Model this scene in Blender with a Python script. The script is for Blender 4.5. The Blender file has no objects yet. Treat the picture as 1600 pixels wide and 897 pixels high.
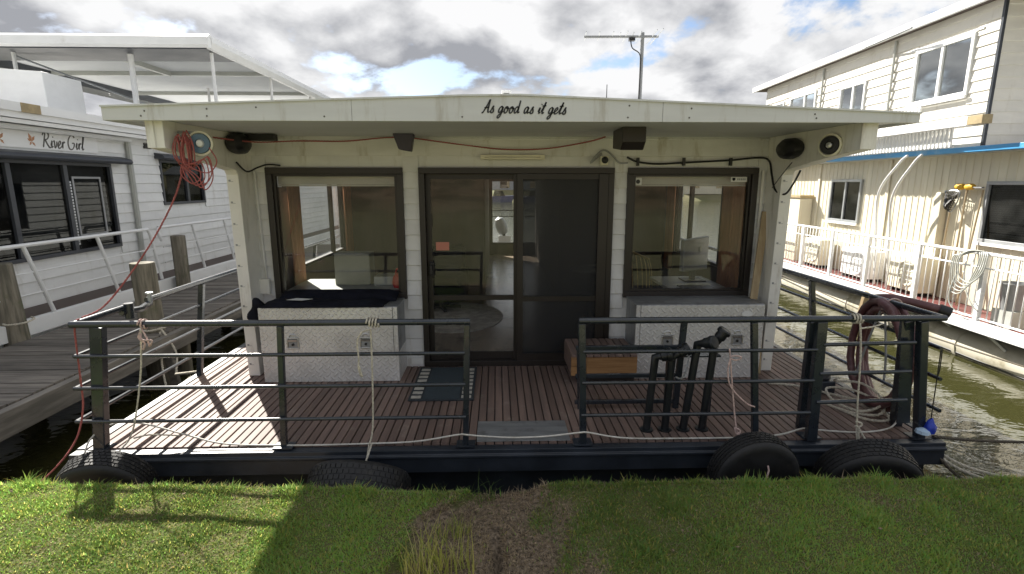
import bpy, bmesh, math, random
import numpy as np
from mathutils import Matrix, Vector, noise as mnoise
S = bpy.context.scene
COL = S.collection
R = math.radians
rnd = random.Random(7)

# ------------------------------------------------------------------ camera
def make_camera():
    f, pitch, yaw, h = 818.92, .1954, .029, 1.902
    fx = Vector((math.cos(yaw), -math.sin(yaw), 0))
    fw = Vector((math.sin(yaw)*math.cos(pitch), math.cos(yaw)*math.cos(pitch), -math.sin(pitch)))
    up = fx.cross(fw)
    cd = bpy.data.cameras.new("camera"); cam = bpy.data.objects.new("camera", cd); COL.objects.link(cam)
    cam.matrix_world = Matrix(((fx.x, up.x, -fw.x, 0), (fx.y, up.y, -fw.y, 0), (fx.z, up.z, -fw.z, h), (0, 0, 0, 1)))
    cd.sensor_fit = 'HORIZONTAL'; cd.sensor_width = 36; cd.lens = f/1600*36
    cd.clip_start = .05; cd.clip_end = 5000
    S.camera = cam
make_camera()

# ------------------------------------------------------------------ light
SUN_EL, SUN_AZ = R(38), R(-32.2)          # azimuth from +Y, negative to the left
def node(nt, t, **kw):
    n = nt.nodes.new(t)
    for k, v in kw.items():
        if k.startswith('i_'):
            n.inputs[int(k[2:])].default_value = v
        else:
            setattr(n, k, v)
    return n
def math_(nt, op, a, b=None, c=None, clamp=False):
    n = nt.nodes.new('ShaderNodeMath'); n.operation = op; n.use_clamp = clamp
    for i, v in enumerate((a, b, c)):
        if v is None: continue
        if isinstance(v, (int, float)): n.inputs[i].default_value = v
        else: nt.links.new(v, n.inputs[i])
    return n.outputs[0]
def mixc(nt, fac, a, b, mode='MIX'):
    n = nt.nodes.new('ShaderNodeMix'); n.data_type = 'RGBA'; n.blend_type = mode; n.clamp_factor = True
    for sock, v in ((n.inputs[0], fac), (n.inputs[6], a), (n.inputs[7], b)):
        if isinstance(v, (int, float)): sock.default_value = v
        elif isinstance(v, (tuple, list)): sock.default_value = (*v[:3], 1)
        else: nt.links.new(v, sock)
    return n.outputs[2]
def ramp(nt, fac, lo, hi, a=0., b=1.):
    n = nt.nodes.new('ShaderNodeMapRange'); n.interpolation_type = 'SMOOTHSTEP'
    nt.links.new(fac, n.inputs[0])
    for i, v in ((1, lo), (2, hi), (3, a), (4, b)): n.inputs[i].default_value = v
    return n.outputs[0]

def make_world():
    w = bpy.data.worlds.new("World"); S.world = w; w.use_nodes = True
    nt = w.node_tree; nt.nodes.clear(); L = nt.links.new
    out = node(nt, 'ShaderNodeOutputWorld'); bg = node(nt, 'ShaderNodeBackground'); bg.inputs[1].default_value = .052
    L(bg.outputs[0], out.inputs[0])
    sky = node(nt, 'ShaderNodeTexSky'); sky.sky_type = 'NISHITA'; sky.sun_disc = False
    sky.sun_elevation = SUN_EL; sky.sun_rotation = SUN_AZ
    tc = node(nt, 'ShaderNodeTexCoord'); sep = node(nt, 'ShaderNodeSeparateXYZ'); L(tc.outputs['Generated'], sep.inputs[0])
    den = math_(nt, 'ADD', math_(nt, 'MAXIMUM', sep.outputs[2], 0.0), .42)
    px = math_(nt, 'DIVIDE', sep.outputs[0], den); py = math_(nt, 'DIVIDE', sep.outputs[1], den)
    cmb = node(nt, 'ShaderNodeCombineXYZ'); L(px, cmb.inputs[0]); L(py, cmb.inputs[1])
    def fbm(off, scale, det=9., rough=.55):
        mp = node(nt, 'ShaderNodeMapping'); L(cmb.outputs[0], mp.inputs[0]); mp.inputs[1].default_value = off
        n = node(nt, 'ShaderNodeTexNoise'); n.inputs['Scale'].default_value = scale
        n.inputs['Detail'].default_value = det; n.inputs['Roughness'].default_value = rough
        n.inputs['Distortion'].default_value = .15
        L(mp.outputs[0], n.inputs['Vector']); return n.outputs[0]
    o = (SKY_OFF[0], SKY_OFF[1], 0)
    d1 = fbm(o, 2.6, 8., .56); d2 = fbm((o[0]+.05, o[1]-.08, 0), 2.6, 6., .52); d3 = fbm((o[0]+4.3, o[1]+2.2, 0), 1.5, 4., .5)
    cover = ramp(nt, d1, .395, .475)
    lit = math_(nt, 'SUBTRACT', d1, d2)
    thick = ramp(nt, d3, .40, .62)
    shade = math_(nt, 'SUBTRACT', math_(nt, 'MULTIPLY', thick, .95), math_(nt, 'MULTIPLY', lit, 4.2), clamp=True)
    cloud = mixc(nt, shade, (7.0, 7.0, 7.05), (2.8, 2.88, 3.12))
    skyc = mixc(nt, 1.0, sky.outputs[0], (.95, 1.0, 1.1), 'MULTIPLY')
    L(mixc(nt, cover, skyc, cloud), bg.inputs[0])
SKY_OFF = (3.1, 1.7)
make_world()

def make_sun():
    ld = bpy.data.lights.new("sun", 'SUN'); ld.energy = 5.0; ld.angle = R(.5); ld.color = (1, .95, .86)
    o = bpy.data.objects.new("sun", ld); COL.objects.link(o)
    d = Vector((math.sin(SUN_AZ)*math.cos(SUN_EL), math.cos(SUN_AZ)*math.cos(SUN_EL), math.sin(SUN_EL)))
    o.rotation_euler = d.to_track_quat('Z', 'Y').to_euler(); o.location = d*40
make_sun()
S.view_settings.view_transform = 'Standard'; S.view_settings.look = 'None'
S.view_settings.exposure = 1.42; S.view_settings.gamma = 1
S.render.engine = 'CYCLES'
S.cycles.max_bounces = 8; S.cycles.diffuse_bounces = 4; S.cycles.glossy_bounces = 4; S.cycles.transparent_max_bounces = 16

# ------------------------------------------------------------------ materials
def mat(name, col, rough=.6, metal=0., var=.0, scale=(3, 3, 3), col2=None, bump=0., bscale=None, objvar=0., dirt=None, dscale=2., dlo=.5, dhi=.7, spec=.5, detail=5., coat=0., dmap=None):
    m = bpy.data.materials.new(name); m.use_nodes = True; nt = m.node_tree; L = nt.links.new
    b = nt.nodes['Principled BSDF']
    b.inputs['Roughness'].default_value = rough; b.inputs['Metallic'].default_value = metal
    b.inputs['Specular IOR Level'].default_value = spec
    if coat: b.inputs['Coat Weight'].default_value = coat
    geo = node(nt, 'ShaderNodeNewGeometry')
    mp = node(nt, 'ShaderNodeMapping'); L(geo.outputs['Position'], mp.inputs[0]); mp.inputs[3].default_value = scale
    oi = node(nt, 'ShaderNodeObjectInfo')
    if objvar:
        sc = node(nt, 'ShaderNodeVectorMath'); sc.operation = 'SCALE'; L(oi.outputs['Random'], sc.inputs[3]); sc.inputs[0].default_value = (17, 23, 31)
        ad = node(nt, 'ShaderNodeVectorMath'); ad.operation = 'ADD'; L(mp.outputs[0], ad.inputs[0]); L(sc.outputs[0], ad.inputs[1]); vec = ad.outputs[0]
    else: vec = mp.outputs[0]
    nz = node(nt, 'ShaderNodeTexNoise'); L(vec, nz.inputs['Vector']); nz.inputs['Scale'].default_value = 1; nz.inputs['Detail'].default_value = detail; nz.inputs['Roughness'].default_value = .62
    c = (*col, 1)
    cur = None
    if col2 is not None:
        cur = mixc(nt, ramp(nt, nz.outputs[0], .35, .65), col, col2)
    elif var:
        cur = mixc(nt, ramp(nt, nz.outputs[0], .3, .7), tuple(x*(1-var) for x in col), tuple(min(1, x*(1+var)) for x in col))
    if dirt is not None:
        n2 = node(nt, 'ShaderNodeTexNoise'); n2.inputs['Scale'].default_value = dscale
        m2_ = node(nt, 'ShaderNodeMapping'); L(geo.outputs['Position'], m2_.inputs[0]); m2_.inputs[3].default_value = dmap or (1, 1, 1); L(m2_.outputs[0], n2.inputs['Vector']); n2.inputs['Detail'].default_value = 8; n2.inputs['Roughness'].default_value = .65
        cur = mixc(nt, ramp(nt, n2.outputs[0], dlo, dhi), cur if cur is not None else col, dirt)
    if objvar:
        v = math_(nt, 'ADD', math_(nt, 'MULTIPLY', oi.outputs['Random'], 2*objvar), 1-objvar)
        cc = node(nt, 'ShaderNodeCombineColor'); 
        for i in range(3): L(v, cc.inputs[i])
        cur = mixc(nt, 1., cur if cur is not None else col, cc.outputs[0], 'MULTIPLY')
    if cur is None: b.inputs['Base Color'].default_value = c
    else: L(cur, b.inputs['Base Color'])
    if bump:
        src = nz.outputs[0]
        if bscale:
            n3 = node(nt, 'ShaderNodeTexNoise'); mp3 = node(nt, 'ShaderNodeMapping'); L(geo.outputs['Position'], mp3.inputs[0]); mp3.inputs[3].default_value = bscale
            L(mp3.outputs[0], n3.inputs['Vector']); n3.inputs['Scale'].default_value = 1; n3.inputs['Detail'].default_value = 5; src = n3.outputs[0]
        bp = node(nt, 'ShaderNodeBump'); bp.inputs['Strength'].default_value = 1; bp.inputs['Distance'].default_value = bump
        L(src, bp.inputs['Height']); L(bp.outputs[0], b.inputs['Normal'])
    # a little variation of the gloss
    rr = math_(nt, 'ADD', math_(nt, 'MULTIPLY', nz.outputs[0], .24), rough-.12, clamp=True); L(rr, b.inputs['Roughness'])
    return m

def glass(name, tint=(.9, .93, .9), refl=1., dirt=.022):
    m = bpy.data.materials.new(name); m.use_nodes = True; nt = m.node_tree; nt.nodes.clear(); L = nt.links.new
    out = node(nt, 'ShaderNodeOutputMaterial')
    tr = node(nt, 'ShaderNodeBsdfTransparent'); tr.inputs[0].default_value = (*tint, 1)
    gl = node(nt, 'ShaderNodeBsdfGlossy'); gl.inputs['Roughness'].default_value = .015; gl.inputs[0].default_value = (.95, .97, .95, 1)
    g_ = node(nt, 'ShaderNodeNewGeometry'); dt = node(nt, 'ShaderNodeVectorMath'); dt.operation = 'DOT_PRODUCT'; L(g_.outputs['Normal'], dt.inputs[0]); L(g_.outputs['Incoming'], dt.inputs[1])
    c_ = math_(nt, 'SUBTRACT', 1., math_(nt, 'ABSOLUTE', dt.outputs['Value']), clamp=True)
    fac = math_(nt, 'MULTIPLY', math_(nt, 'ADD', math_(nt, 'MULTIPLY', math_(nt, 'POWER', c_, 5.), .96), .043), 1.0*refl, clamp=True)
    mx = node(nt, 'ShaderNodeMixShader'); L(fac, mx.inputs[0]); L(tr.outputs[0], mx.inputs[1]); L(gl.outputs[0], mx.inputs[2])
    df = node(nt, 'ShaderNodeBsdfDiffuse'); df.inputs[0].default_value = (.5, .5, .47, 1)
    geo = node(nt, 'ShaderNodeNewGeometry'); nz = node(nt, 'ShaderNodeTexNoise'); L(geo.outputs['Position'], nz.inputs['Vector']); nz.inputs['Scale'].default_value = 2.3; nz.inputs['Detail'].default_value = 6
    m2 = node(nt, 'ShaderNodeMixShader'); L(ramp(nt, nz.outputs[0], .35, .75, 0, dirt*2), m2.inputs[0]); L(mx.outputs[0], m2.inputs[1]); L(df.outputs[0], m2.inputs[2])
    L(m2.outputs[0], out.inputs[0])
    return m

def screen_mat(name):
    m = bpy.data.materials.new(name); m.use_nodes = True; nt = m.node_tree; nt.nodes.clear(); L = nt.links.new
    out = node(nt, 'ShaderNodeOutputMaterial')
    tr = node(nt, 'ShaderNodeBsdfTransparent'); tr.inputs[0].default_value = (1, 1, 1, 1)
    df = node(nt, 'ShaderNodeBsdfPrincipled'); df.inputs['Base Color'].default_value = (.012, .014, .018, 1); df.inputs['Roughness'].default_value = .5
    mx = node(nt, 'ShaderNodeMixShader'); mx.inputs[0].default_value = .62
    L(tr.outputs[0], mx.inputs[1]); L(df.outputs[0], mx.inputs[2]); L(mx.outputs[0], out.inputs[0]); return m

def checker_plate(name):
    m = bpy.data.materials.new(name); m.use_nodes = True; nt = m.node_tree; L = nt.links.new
    b = nt.nodes['Principled BSDF']; b.inputs['Metallic'].default_value = .4; b.inputs['Roughness'].default_value = .42
    geo = node(nt, 'ShaderNodeNewGeometry'); sp = node(nt, 'ShaderNodeSeparateXYZ'); L(geo.outputs['Position'], sp.inputs[0])
    k = 14.
    v = math_(nt, 'ADD', sp.outputs[2], sp.outputs[1])
    u_ = math_(nt, 'MULTIPLY', math_(nt, 'ADD', sp.outputs[0], v), k); v_ = math_(nt, 'MULTIPLY', math_(nt, 'SUBTRACT', sp.outputs[0], v), k)
    par = math_(nt, 'FLOORED_MODULO', math_(nt, 'ADD', math_(nt, 'FLOOR', u_), math_(nt, 'FLOOR', v_)), 2.)
    fu = math_(nt, 'SUBTRACT', math_(nt, 'FRACT', u_), .5); fv = math_(nt, 'SUBTRACT', math_(nt, 'FRACT', v_), .5)
    inv = math_(nt, 'SUBTRACT', 1., par)
    a = math_(nt, 'ADD', math_(nt, 'MULTIPLY', fu, par), math_(nt, 'MULTIPLY', fv, inv))
    c = math_(nt, 'ADD', math_(nt, 'MULTIPLY', fv, par), math_(nt, 'MULTIPLY', fu, inv))
    e = math_(nt, 'ADD', math_(nt, 'POWER', math_(nt, 'DIVIDE', a, .56), 2.), math_(nt, 'POWER', math_(nt, 'DIVIDE', c, .17), 2.))
    hgt = ramp(nt, e, .45, 1.1, 1, 0)
    bp = node(nt, 'ShaderNodeBump'); bp.inputs['Strength'].default_value = 1; bp.inputs['Distance'].default_value = .007
    L(hgt, bp.inputs['Height']); L(bp.outputs[0], b.inputs['Normal'])
    nz = node(nt, 'ShaderNodeTexNoise'); L(geo.outputs['Position'], nz.inputs['Vector']); nz.inputs['Scale'].default_value = 3; nz.inputs['Detail'].default_value = 7
    base = mixc(nt, ramp(nt, nz.outputs[0], .35, .7), (.76, .76, .75), (.60, .59, .57))
    L(mixc(nt, math_(nt, 'MULTIPLY', hgt, .35), base, (.86, .86, .85)), b.inputs['Base Color'])
    L(math_(nt, 'ADD', math_(nt, 'MULTIPLY', nz.outputs[0], .35), .28), b.inputs['Roughness'])
    return m

M = {}
M['cream'] = mat('cream_paint', (.69, .695, .69), .5, var=.07, scale=(1.5, 1.5, 5), dirt=(.40, .37, .29), dscale=2.4, dlo=.52, dhi=.78, dmap=(3.2, 3.2, .6), objvar=.03, bump=.0008, bscale=(20, 20, 90))
M['trim'] = mat('weathered_white_paint', (.80, .79, .74), .45, var=.06, scale=(2, 2, 3), dirt=(.48, .45, .38), dscale=3, dlo=.52, dhi=.8, dmap=(4, 4, .7))
M['fascia'] = mat('fascia_white', (.63, .645, .645), .4, var=.05, scale=(1, 1, 7), dirt=(.42, .40, .35), dscale=3., dlo=.52, dhi=.8, dmap=(4, 4, .5))
M['soffit'] = mat('soffit_grey', (.64, .655, .69), .5, var=.06, scale=(1, 3, 1))
M['roof'] = mat('roof_sheet', (.68, .68, .66), .5, var=.05)
M['white'] = mat('white_paint', (.80, .81, .81), .4, var=.04, scale=(2, 2, 4), dirt=(.6, .59, .55), dscale=2.5, dlo=.58, dhi=.85, objvar=.02)
M['whiteboard'] = mat('white_cladding', (.74, .75, .74), .45, var=.05, scale=(2, 2, 6), dirt=(.50, .48, .43), dscale=2, dlo=.53, dhi=.82, objvar=.04, dmap=(2.5, 2.5, .5))
M['whitewarm'] = mat('aged_white_cladding', (.70, .675, .61), .5, var=.06, scale=(2, 2, 6), dirt=(.50, .45, .36), dscale=2, dlo=.52, dhi=.8, objvar=.05, dmap=(2.5, 2.5, .5))
M['creamclad'] = mat('cream_cladding', (.72, .67, .53), .5, var=.05, scale=(4, 4, .8), dirt=(.46, .39, .28), dscale=2.2, dlo=.52, dhi=.82, objvar=.04, dmap=(2.5, 2.5, .4))
M['deckwood'] = mat('deck_board_paint', (.15, .11, .096), .52, col2=(.205, .145, .122), scale=(18, .9, 18), objvar=.2, bump=.0015, spec=.12, dirt=(.24, .2, .17), dscale=5, dlo=.55, dhi=.75, detail=8)
M['navy'] = mat('dark_steel_paint', (.026, .032, .042), .38, var=.25, scale=(4, 4, 4), dirt=(.05, .05, .05), dscale=9, dlo=.58, dhi=.8, bump=.001, bscale=(25, 25, 25))
M['railpaint'] = mat('rail_gloss_paint', (.02, .026, .034), .28, spec=.6, coat=.35, var=.2, scale=(5, 5, 5), dirt=(.06, .055, .05), dscale=14, dlo=.62, dhi=.8)
M['rubber'] = mat('tyre_rubber', (.011, .011, .0115), .62, var=.3, scale=(9, 9, 9), dirt=(.045, .04, .032), dscale=7, dlo=.54, dhi=.8, bump=.002, bscale=(40, 40, 40))
M['brown'] = mat('brown_aluminium', (.020, .016, .014), .4, var=.15)
M['black'] = mat('black_plastic', (.012, .012, .013), .45, var=.2)
M['blackpipe'] = mat('black_pipe', (.012, .015, .018), .4, var=.25, dirt=(.05, .045, .04), dscale=12, dlo=.58, dhi=.8)
M['glass'] = glass('window_glass', (.97, .975, .97), .55)
M['glassd'] = glass('tinted_glass', (.30, .32, .33), .8)
M['glassr'] = glass('mirror_like_glass', (.3, .33, .36), 7.)
M['screen'] = screen_mat('insect_screen')
M['checker'] = checker_plate('checker_plate')
M['steel'] = mat('brushed_steel', (.55, .55, .53), .35, .9, var=.1, scale=(30, 3, 30))
M['alusheet'] = mat('aluminium_sheet', (.30, .31, .32), .5, .55, var=.16, scale=(3, 20, 3), dirt=(.2, .2, .2), dscale=6)
M['rope'] = mat('pale_rope', (.55, .51, .42), .85, var=.25, scale=(60, 60, 60), bump=.003, bscale=(120, 120, 120))
M['whitecord'] = mat('white_cord', (.62, .60, .54), .6, var=.15, scale=(20, 20, 20), dirt=(.4, .37, .3), dscale=6)
M['redrope'] = mat('red_rope', (.34, .095, .085), .8, var=.25, scale=(60, 60, 60))
M['pinkrope'] = mat('faded_pink_rope', (.58, .43, .39), .8, var=.25, scale=(60, 60, 60))
M['darkrope'] = mat('dark_rope', (.09, .075, .055), .85, var=.3, scale=(60, 60, 60), bump=.003)
M['hose'] = mat('maroon_hose', (.105, .04, .043), .45, var=.2, scale=(9, 9, 9), bump=.003, bscale=(30, 30, 60), dirt=(.17, .10, .095), dscale=8, dlo=.52, dhi=.75)
M['pine'] = mat('pine_timber', (.36, .20, .085), .6, col2=(.25, .13, .05), scale=(2, 14, 40), detail=7)
M['tanwood'] = mat('tan_timber', (.42, .33, .2), .6, col2=(.34, .25, .14), scale=(20, 20, 1.5))
M['greywood'] = mat('weathered_jetty_timber', (.19, .17, .145), .85, col2=(.10, .09, .078), scale=(2.2, 22, 22), objvar=.28, bump=.006, detail=8)
M['beamwood'] = mat('weathered_beam', (.22, .20, .175), .85, col2=(.12, .11, .095), scale=(12, 1.5, 12), bump=.006, detail=8)
M['pilewood'] = mat('weathered_pile', (.24, .215, .165), .9, col2=(.10, .092, .07), scale=(16, 16, 1.4), bump=.012, detail=9, dirt=(.11, .115, .06), dscale=3.5, dlo=.5, dhi=.7)
M['navycloth'] = mat('dark_navy_cloth', (.008, .009, .016), .85, var=.35, scale=(8, 8, 8), bump=.004, bscale=(30, 30, 30), spec=.2)
M['paper'] = mat('white_paper', (.75, .76, .74), .7, var=.04)
M['curtain'] = mat('brown_curtain', (.36, .17, .09), .85, var=.22, scale=(4, 4, 1))
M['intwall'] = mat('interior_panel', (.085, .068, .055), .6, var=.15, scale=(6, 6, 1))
M['intfloor'] = mat('interior_floor', (.34, .27, .21), .22, var=.14, scale=(6, .8, 1), dirt=(.17, .13, .10), dscale=3)
M['intceil'] = mat('interior_ceiling', (.32, .30, .26), .6, var=.05)
M['bench'] = mat('pale_bench', (.42, .43, .40), .4, var=.06)
M['rug'] = mat('grey_rug', (.62, .59, .55), .95, col2=(.38, .35, .32), scale=(9, 9, 9), bump=.004)
M['mat'] = mat('doormat_fibre', (.03, .037, .043), .95, var=.3, scale=(60, 60, 60), bump=.003)
M['matpale'] = mat('doormat_pale_print', (.42, .40, .35), .95, var=.2, scale=(30, 30, 30))
M['red'] = mat('red_plastic', (.45, .03, .03), .4, var=.15)
M['blue'] = mat('blue_trim', (.05, .30, .62), .45, var=.06, scale=(3, 1, 3), dirt=(.2, .4, .6), dscale=3)
M['bluebag'] = mat('blue_plastic', (.02, .05, .42), .35, var=.25, scale=(30, 30, 30))
M['palebag'] = mat('pale_blue_plastic', (.45, .6, .75), .35, var=.15, scale=(30, 30, 30))
M['redfloor'] = mat('red_deck_paint', (.17, .05, .048), .6, var=.18, scale=(8, 2, 2), dirt=(.2, .1, .09), dscale=4)
M['browndeck'] = mat('brown_deck_paint', (.085, .06, .048), .6, var=.15)
M['pontoon'] = mat('pontoon_skin', (.56, .53, .44), .5, var=.08, scale=(2, .6, 6), dirt=(.28, .25, .16), dscale=2.5, dlo=.5, dhi=.75)
M['grey'] = mat('grey_metal', (.30, .31, .32), .45, .3, var=.12)
M['greywhite'] = mat('galvanised_tube', (.42, .44, .46), .35, .6, var=.1)
M['yellow'] = mat('yellow_foam', (.62, .36, .02), .6, var=.25, scale=(14, 14, 14))
M['canopyskin'] = None
M['decal'] = mat('dark_lettering', (.03, .032, .034), .5, var=.1)
M['decal2'] = mat('grey_lettering', (.11, .105, .095), .6, var=.15)
M['orange'] = mat('faded_orange_decal', (.50, .25, .13), .6, var=.25, scale=(30, 30, 30))
M['tan'] = mat('tan_tape', (.36, .28, .15), .6, var=.2, scale=(9, 9, 9))
M['ringblue'] = mat('blue_grey_plastic', (.10, .17, .24), .45, var=.12)
M['beige'] = mat('beige_plastic', (.74, .71, .56), .4, var=.06)
M['wicker'] = mat('wicker', (.34, .25, .12), .7, var=.3, scale=(50, 50, 50))
M['leaf'] = mat('leaf', (.055, .085, .025), .6, var=.4, scale=(2, 2, 2), objvar=.25)
M['leafdry'] = mat('leaf_olive', (.085, .09, .035), .6, var=.4, scale=(2, 2, 2), objvar=.25)
M['bark'] = mat('bark', (.12, .095, .07), .9, var=.3, scale=(9, 9, 2), bump=.01)
M['straw'] = mat('straw_blades', (.40, .34, .12), .8, col2=(.22, .25, .06), scale=(9, 9, 9), objvar=.15)
M['weed'] = mat('weed_green', (.11, .19, .045), .7, var=.3, scale=(20, 20, 20))
M['shutter'] = mat('shutter_box_paint', (.05, .055, .065), .45, var=.12)

def canopy_skin():
    m = bpy.data.materials.new('translucent_canopy_sheet'); m.use_nodes = True; nt = m.node_tree; nt.nodes.clear(); L = nt.links.new
    out = node(nt, 'ShaderNodeOutputMaterial'); d = node(nt, 'ShaderNodeBsdfDiffuse'); t = node(nt, 'ShaderNodeBsdfTranslucent')
    geo = node(nt, 'ShaderNodeNewGeometry'); nz = node(nt, 'ShaderNodeTexNoise'); L(geo.outputs['Position'], nz.inputs['Vector']); nz.inputs['Scale'].default_value = .6; nz.inputs['Detail'].default_value = 5
    c = mixc(nt, ramp(nt, nz.outputs[0], .3, .7), (.60, .61, .62), (.68, .69, .69))
    L(c, d.inputs[0]); L(c, t.inputs[0])
    mx = node(nt, 'ShaderNodeMixShader'); mx.inputs[0].default_value = .22; L(d.outputs[0], mx.inputs[1]); L(t.outputs[0], mx.inputs[2]); L(mx.outputs[0], out.inputs[0])
    return m
M['canopyskin'] = canopy_skin()

# ------------------------------------------------------------------ builders
FRAME = Matrix.Identity(4)
W = {}
def catmull(pts, n=6, closed=False):
    pts = [Vector(p) for p in pts]; out = []
    N = len(pts)
    for i in range(N if closed else N-1):
        if closed: p0, p1, p2, p3 = pts[i-1], pts[i], pts[(i+1) % N], pts[(i+2) % N]
        else: p0, p1, p2, p3 = pts[max(i-1, 0)], pts[i], pts[i+1], pts[min(i+2, N-1)]
        for k in range(n):
            t = k/n
            out.append(.5*((2*p1)+(p2-p0)*t+(2*p0-5*p1+4*p2-p3)*t*t+(3*p1-p0-3*p2+p3)*t**3))
    if not closed: out.append(pts[-1])
    return out

class MB:
    def __init__(self): self.v = []; self.f = []
    def add(self, vs, fs):
        o = len(self.v); self.v += [tuple(v) for v in vs]; self.f += [tuple(i+o for i in f) for f in fs]; return self
    def box(self, x0, x1, y0, y1, z0, z1):
        return self.add([(x0, y0, z0), (x1, y0, z0), (x1, y1, z0), (x0, y1, z0), (x0, y0, z1), (x1, y0, z1), (x1, y1, z1), (x0, y1, z1)],
                        [(0, 3, 2, 1), (4, 5, 6, 7), (0, 1, 5, 4), (1, 2, 6, 5), (2, 3, 7, 6), (3, 0, 4, 7)])
    def prism(self, poly, axis, a, b):
        # poly: list of 2-D points; axis: extrusion axis
        def P(p, t):
            return {'x': (t, p[0], p[1]), 'y': (p[0], t, p[1]), 'z': (p[0], p[1], t)}[axis]
        n = len(poly); vs = [P(p, a) for p in poly]+[P(p, b) for p in poly]
        fs = [tuple(range(n)), tuple(range(2*n-1, n-1, -1))]+[(i, (i+1) % n, n+(i+1) % n, n+i) for i in range(n)]
        return self.add(vs, fs)
    def beam(self, p, q, w, h, up=(0, 0, 1)):
        p, q = Vector(p), Vector(q); d = (q-p).normalized(); u = Vector(up)
        if abs(d.dot(u)) > .95: u = Vector((0, 1, 0))
        s = d.cross(u).normalized(); u = s.cross(d).normalized()
        vs = [c+s*(a*w/2)+u*(b*h/2) for c in (p, q) for a, b in ((-1, -1), (1, -1), (1, 1), (-1, 1))]
        return self.add(vs, [(3, 2, 1, 0), (4, 5, 6, 7), (0, 1, 5, 4), (1, 2, 6, 5), (2, 3, 7, 6), (3, 0, 4, 7)])
    def tube(self, pts, r, n=8, closed=False, cap=True):
        pts = [Vector(p) for p in pts]; N = len(pts); rs = r if isinstance(r, (list, tuple)) else [r]*N
        o = len(self.v); prev = None
        for i, p in enumerate(pts):
            a = pts[i-1] if (i > 0 or closed) else p; b = pts[(i+1) % N] if (i < N-1 or closed) else p
            d = (b-a)
            d = d.normalized() if d.length > 1e-9 else Vector((0, 0, 1))
            if prev is None:
                s = d.cross(Vector((0, 0, 1)))
                if s.length < .1: s = d.cross(Vector((0, 1, 0)))
            else: s = prev-d*prev.dot(d)
            s.normalize(); prev = s; t = d.cross(s)
            for k in range(n):
                a_ = 2*math.pi*k/n; self.v.append(tuple(p+(s*math.cos(a_)+t*math.sin(a_))*rs[i]))
        for i in range(N if closed else N-1):
            for k in range(n):
                j = (i+1) % N
                self.f.append((o+i*n+k, o+i*n+(k+1) % n, o+j*n+(k+1) % n, o+j*n+k))
        if cap and not closed:
            self.f.append(tuple(o+k for k in range(n))[::-1]); self.f.append(tuple(o+(N-1)*n+k for k in range(n)))
        return self
    def lathe(self, prof, c, axis='z', n=20, closed=False):
        # prof: (r, h) along axis
        o = len(self.v); A = {'x': (Vector((0, 1, 0)), Vector((0, 0, 1)), Vector((1, 0, 0))), 'y': (Vector((1, 0, 0)), Vector((0, 0, 1)), Vector((0, 1, 0))), 'z': (Vector((1, 0, 0)), Vector((0, 1, 0)), Vector((0, 0, 1)))}
        u, w, ax = A[axis] if isinstance(axis, str) else axis
        c = Vector(c)
        for r, h in prof:
            for k in range(n):
                a = 2*math.pi*k/n; self.v.append(tuple(c+ax*h+(u*math.cos(a)+w*math.sin(a))*r))
        P = len(prof)
        for i in range(P if closed else P-1):
            for k in range(n):
                j = (i+1) % P
                self.f.append((o+i*n+k, o+i*n+(k+1) % n, o+j*n+(k+1) % n, o+j*n+k))
        if not closed:
            if prof[0][0] > 1e-4: self.f.append(tuple(o+k for k in range(n))[::-1])
            if prof[-1][0] > 1e-4: self.f.append(tuple(o+(P-1)*n+k for k in range(n)))
        return self
    def mesh(self, name, m, smooth=False, origin=None):
        vs = [Vector(v) for v in self.v]
        lo = Vector((min(v.x for v in vs), min(v.y for v in vs), min(v.z for v in vs))); hi = Vector((max(v.x for v in vs), max(v.y for v in vs), max(v.z for v in vs)))
        c = Vector(((lo.x+hi.x)/2, (lo.y+hi.y)/2, lo.z)) if origin is None else Vector(origin)
        me = bpy.data.meshes.new(name); me.from_pydata([v-c for v in vs], [], self.f); me.update()
        bm = bmesh.new(); bm.from_mesh(me); bmesh.ops.recalc_face_normals(bm, faces=bm.faces); bm.to_mesh(me); bm.free()
        if m is not None: me.materials.append(m)
        if smooth:
            me.polygons.foreach_set('use_smooth', [True]*len(me.polygons))
        return me, c
    def build(self, name, m, parent=None, smooth=False, bevel=0., label=None, kind=None, auto=True):
        me, c = self.mesh(name, m, smooth)
        if smooth and auto: me.set_sharp_from_angle(angle=R(40))
        return place(me, name, c, parent, bevel, label, kind)

def place(me, name, loc, parent=None, bevel=0., label=None, kind=None, rot=None):
    o = bpy.data.objects.new(name, me); COL.objects.link(o)
    w = FRAME @ Matrix.Translation(Vector(loc))
    if rot is not None: w = w @ rot
    W[o] = w
    if parent is not None:
        o.parent = parent; o.matrix_basis = W[parent].inverted() @ w
    else: o.matrix_basis = w
    if bevel:
        md = o.modifiers.new('bevel', 'BEVEL'); md.width = bevel; md.segments = 2; md.limit_method = 'ANGLE'; md.angle_limit = R(40)
    if label: o['label'] = label
    if kind: o['kind'] = kind
    return o

def thing(name, label, cat, loc, group=None):
    o = bpy.data.objects.new(name, None); COL.objects.link(o); o.empty_display_size = .2
    w = FRAME @ Matrix.Translation(Vector(loc)); W[o] = w; o.matrix_basis = w
    o['label'] = label; o['category'] = cat
    if group: o['group'] = group
    return o
def tag(o, label, cat, group=None):
    o['label'] = label; o['category'] = cat
    if group: o['group'] = group
    return o
def tubeobj(name, pts, r, m, parent=None, n=8, sm=6, label=None, closed=False):
    p = catmull(pts, sm, closed) if sm else [Vector(x) for x in pts]
    return MB().tube(p, r, n, closed).build(name, m, parent, smooth=True, label=label)

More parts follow.
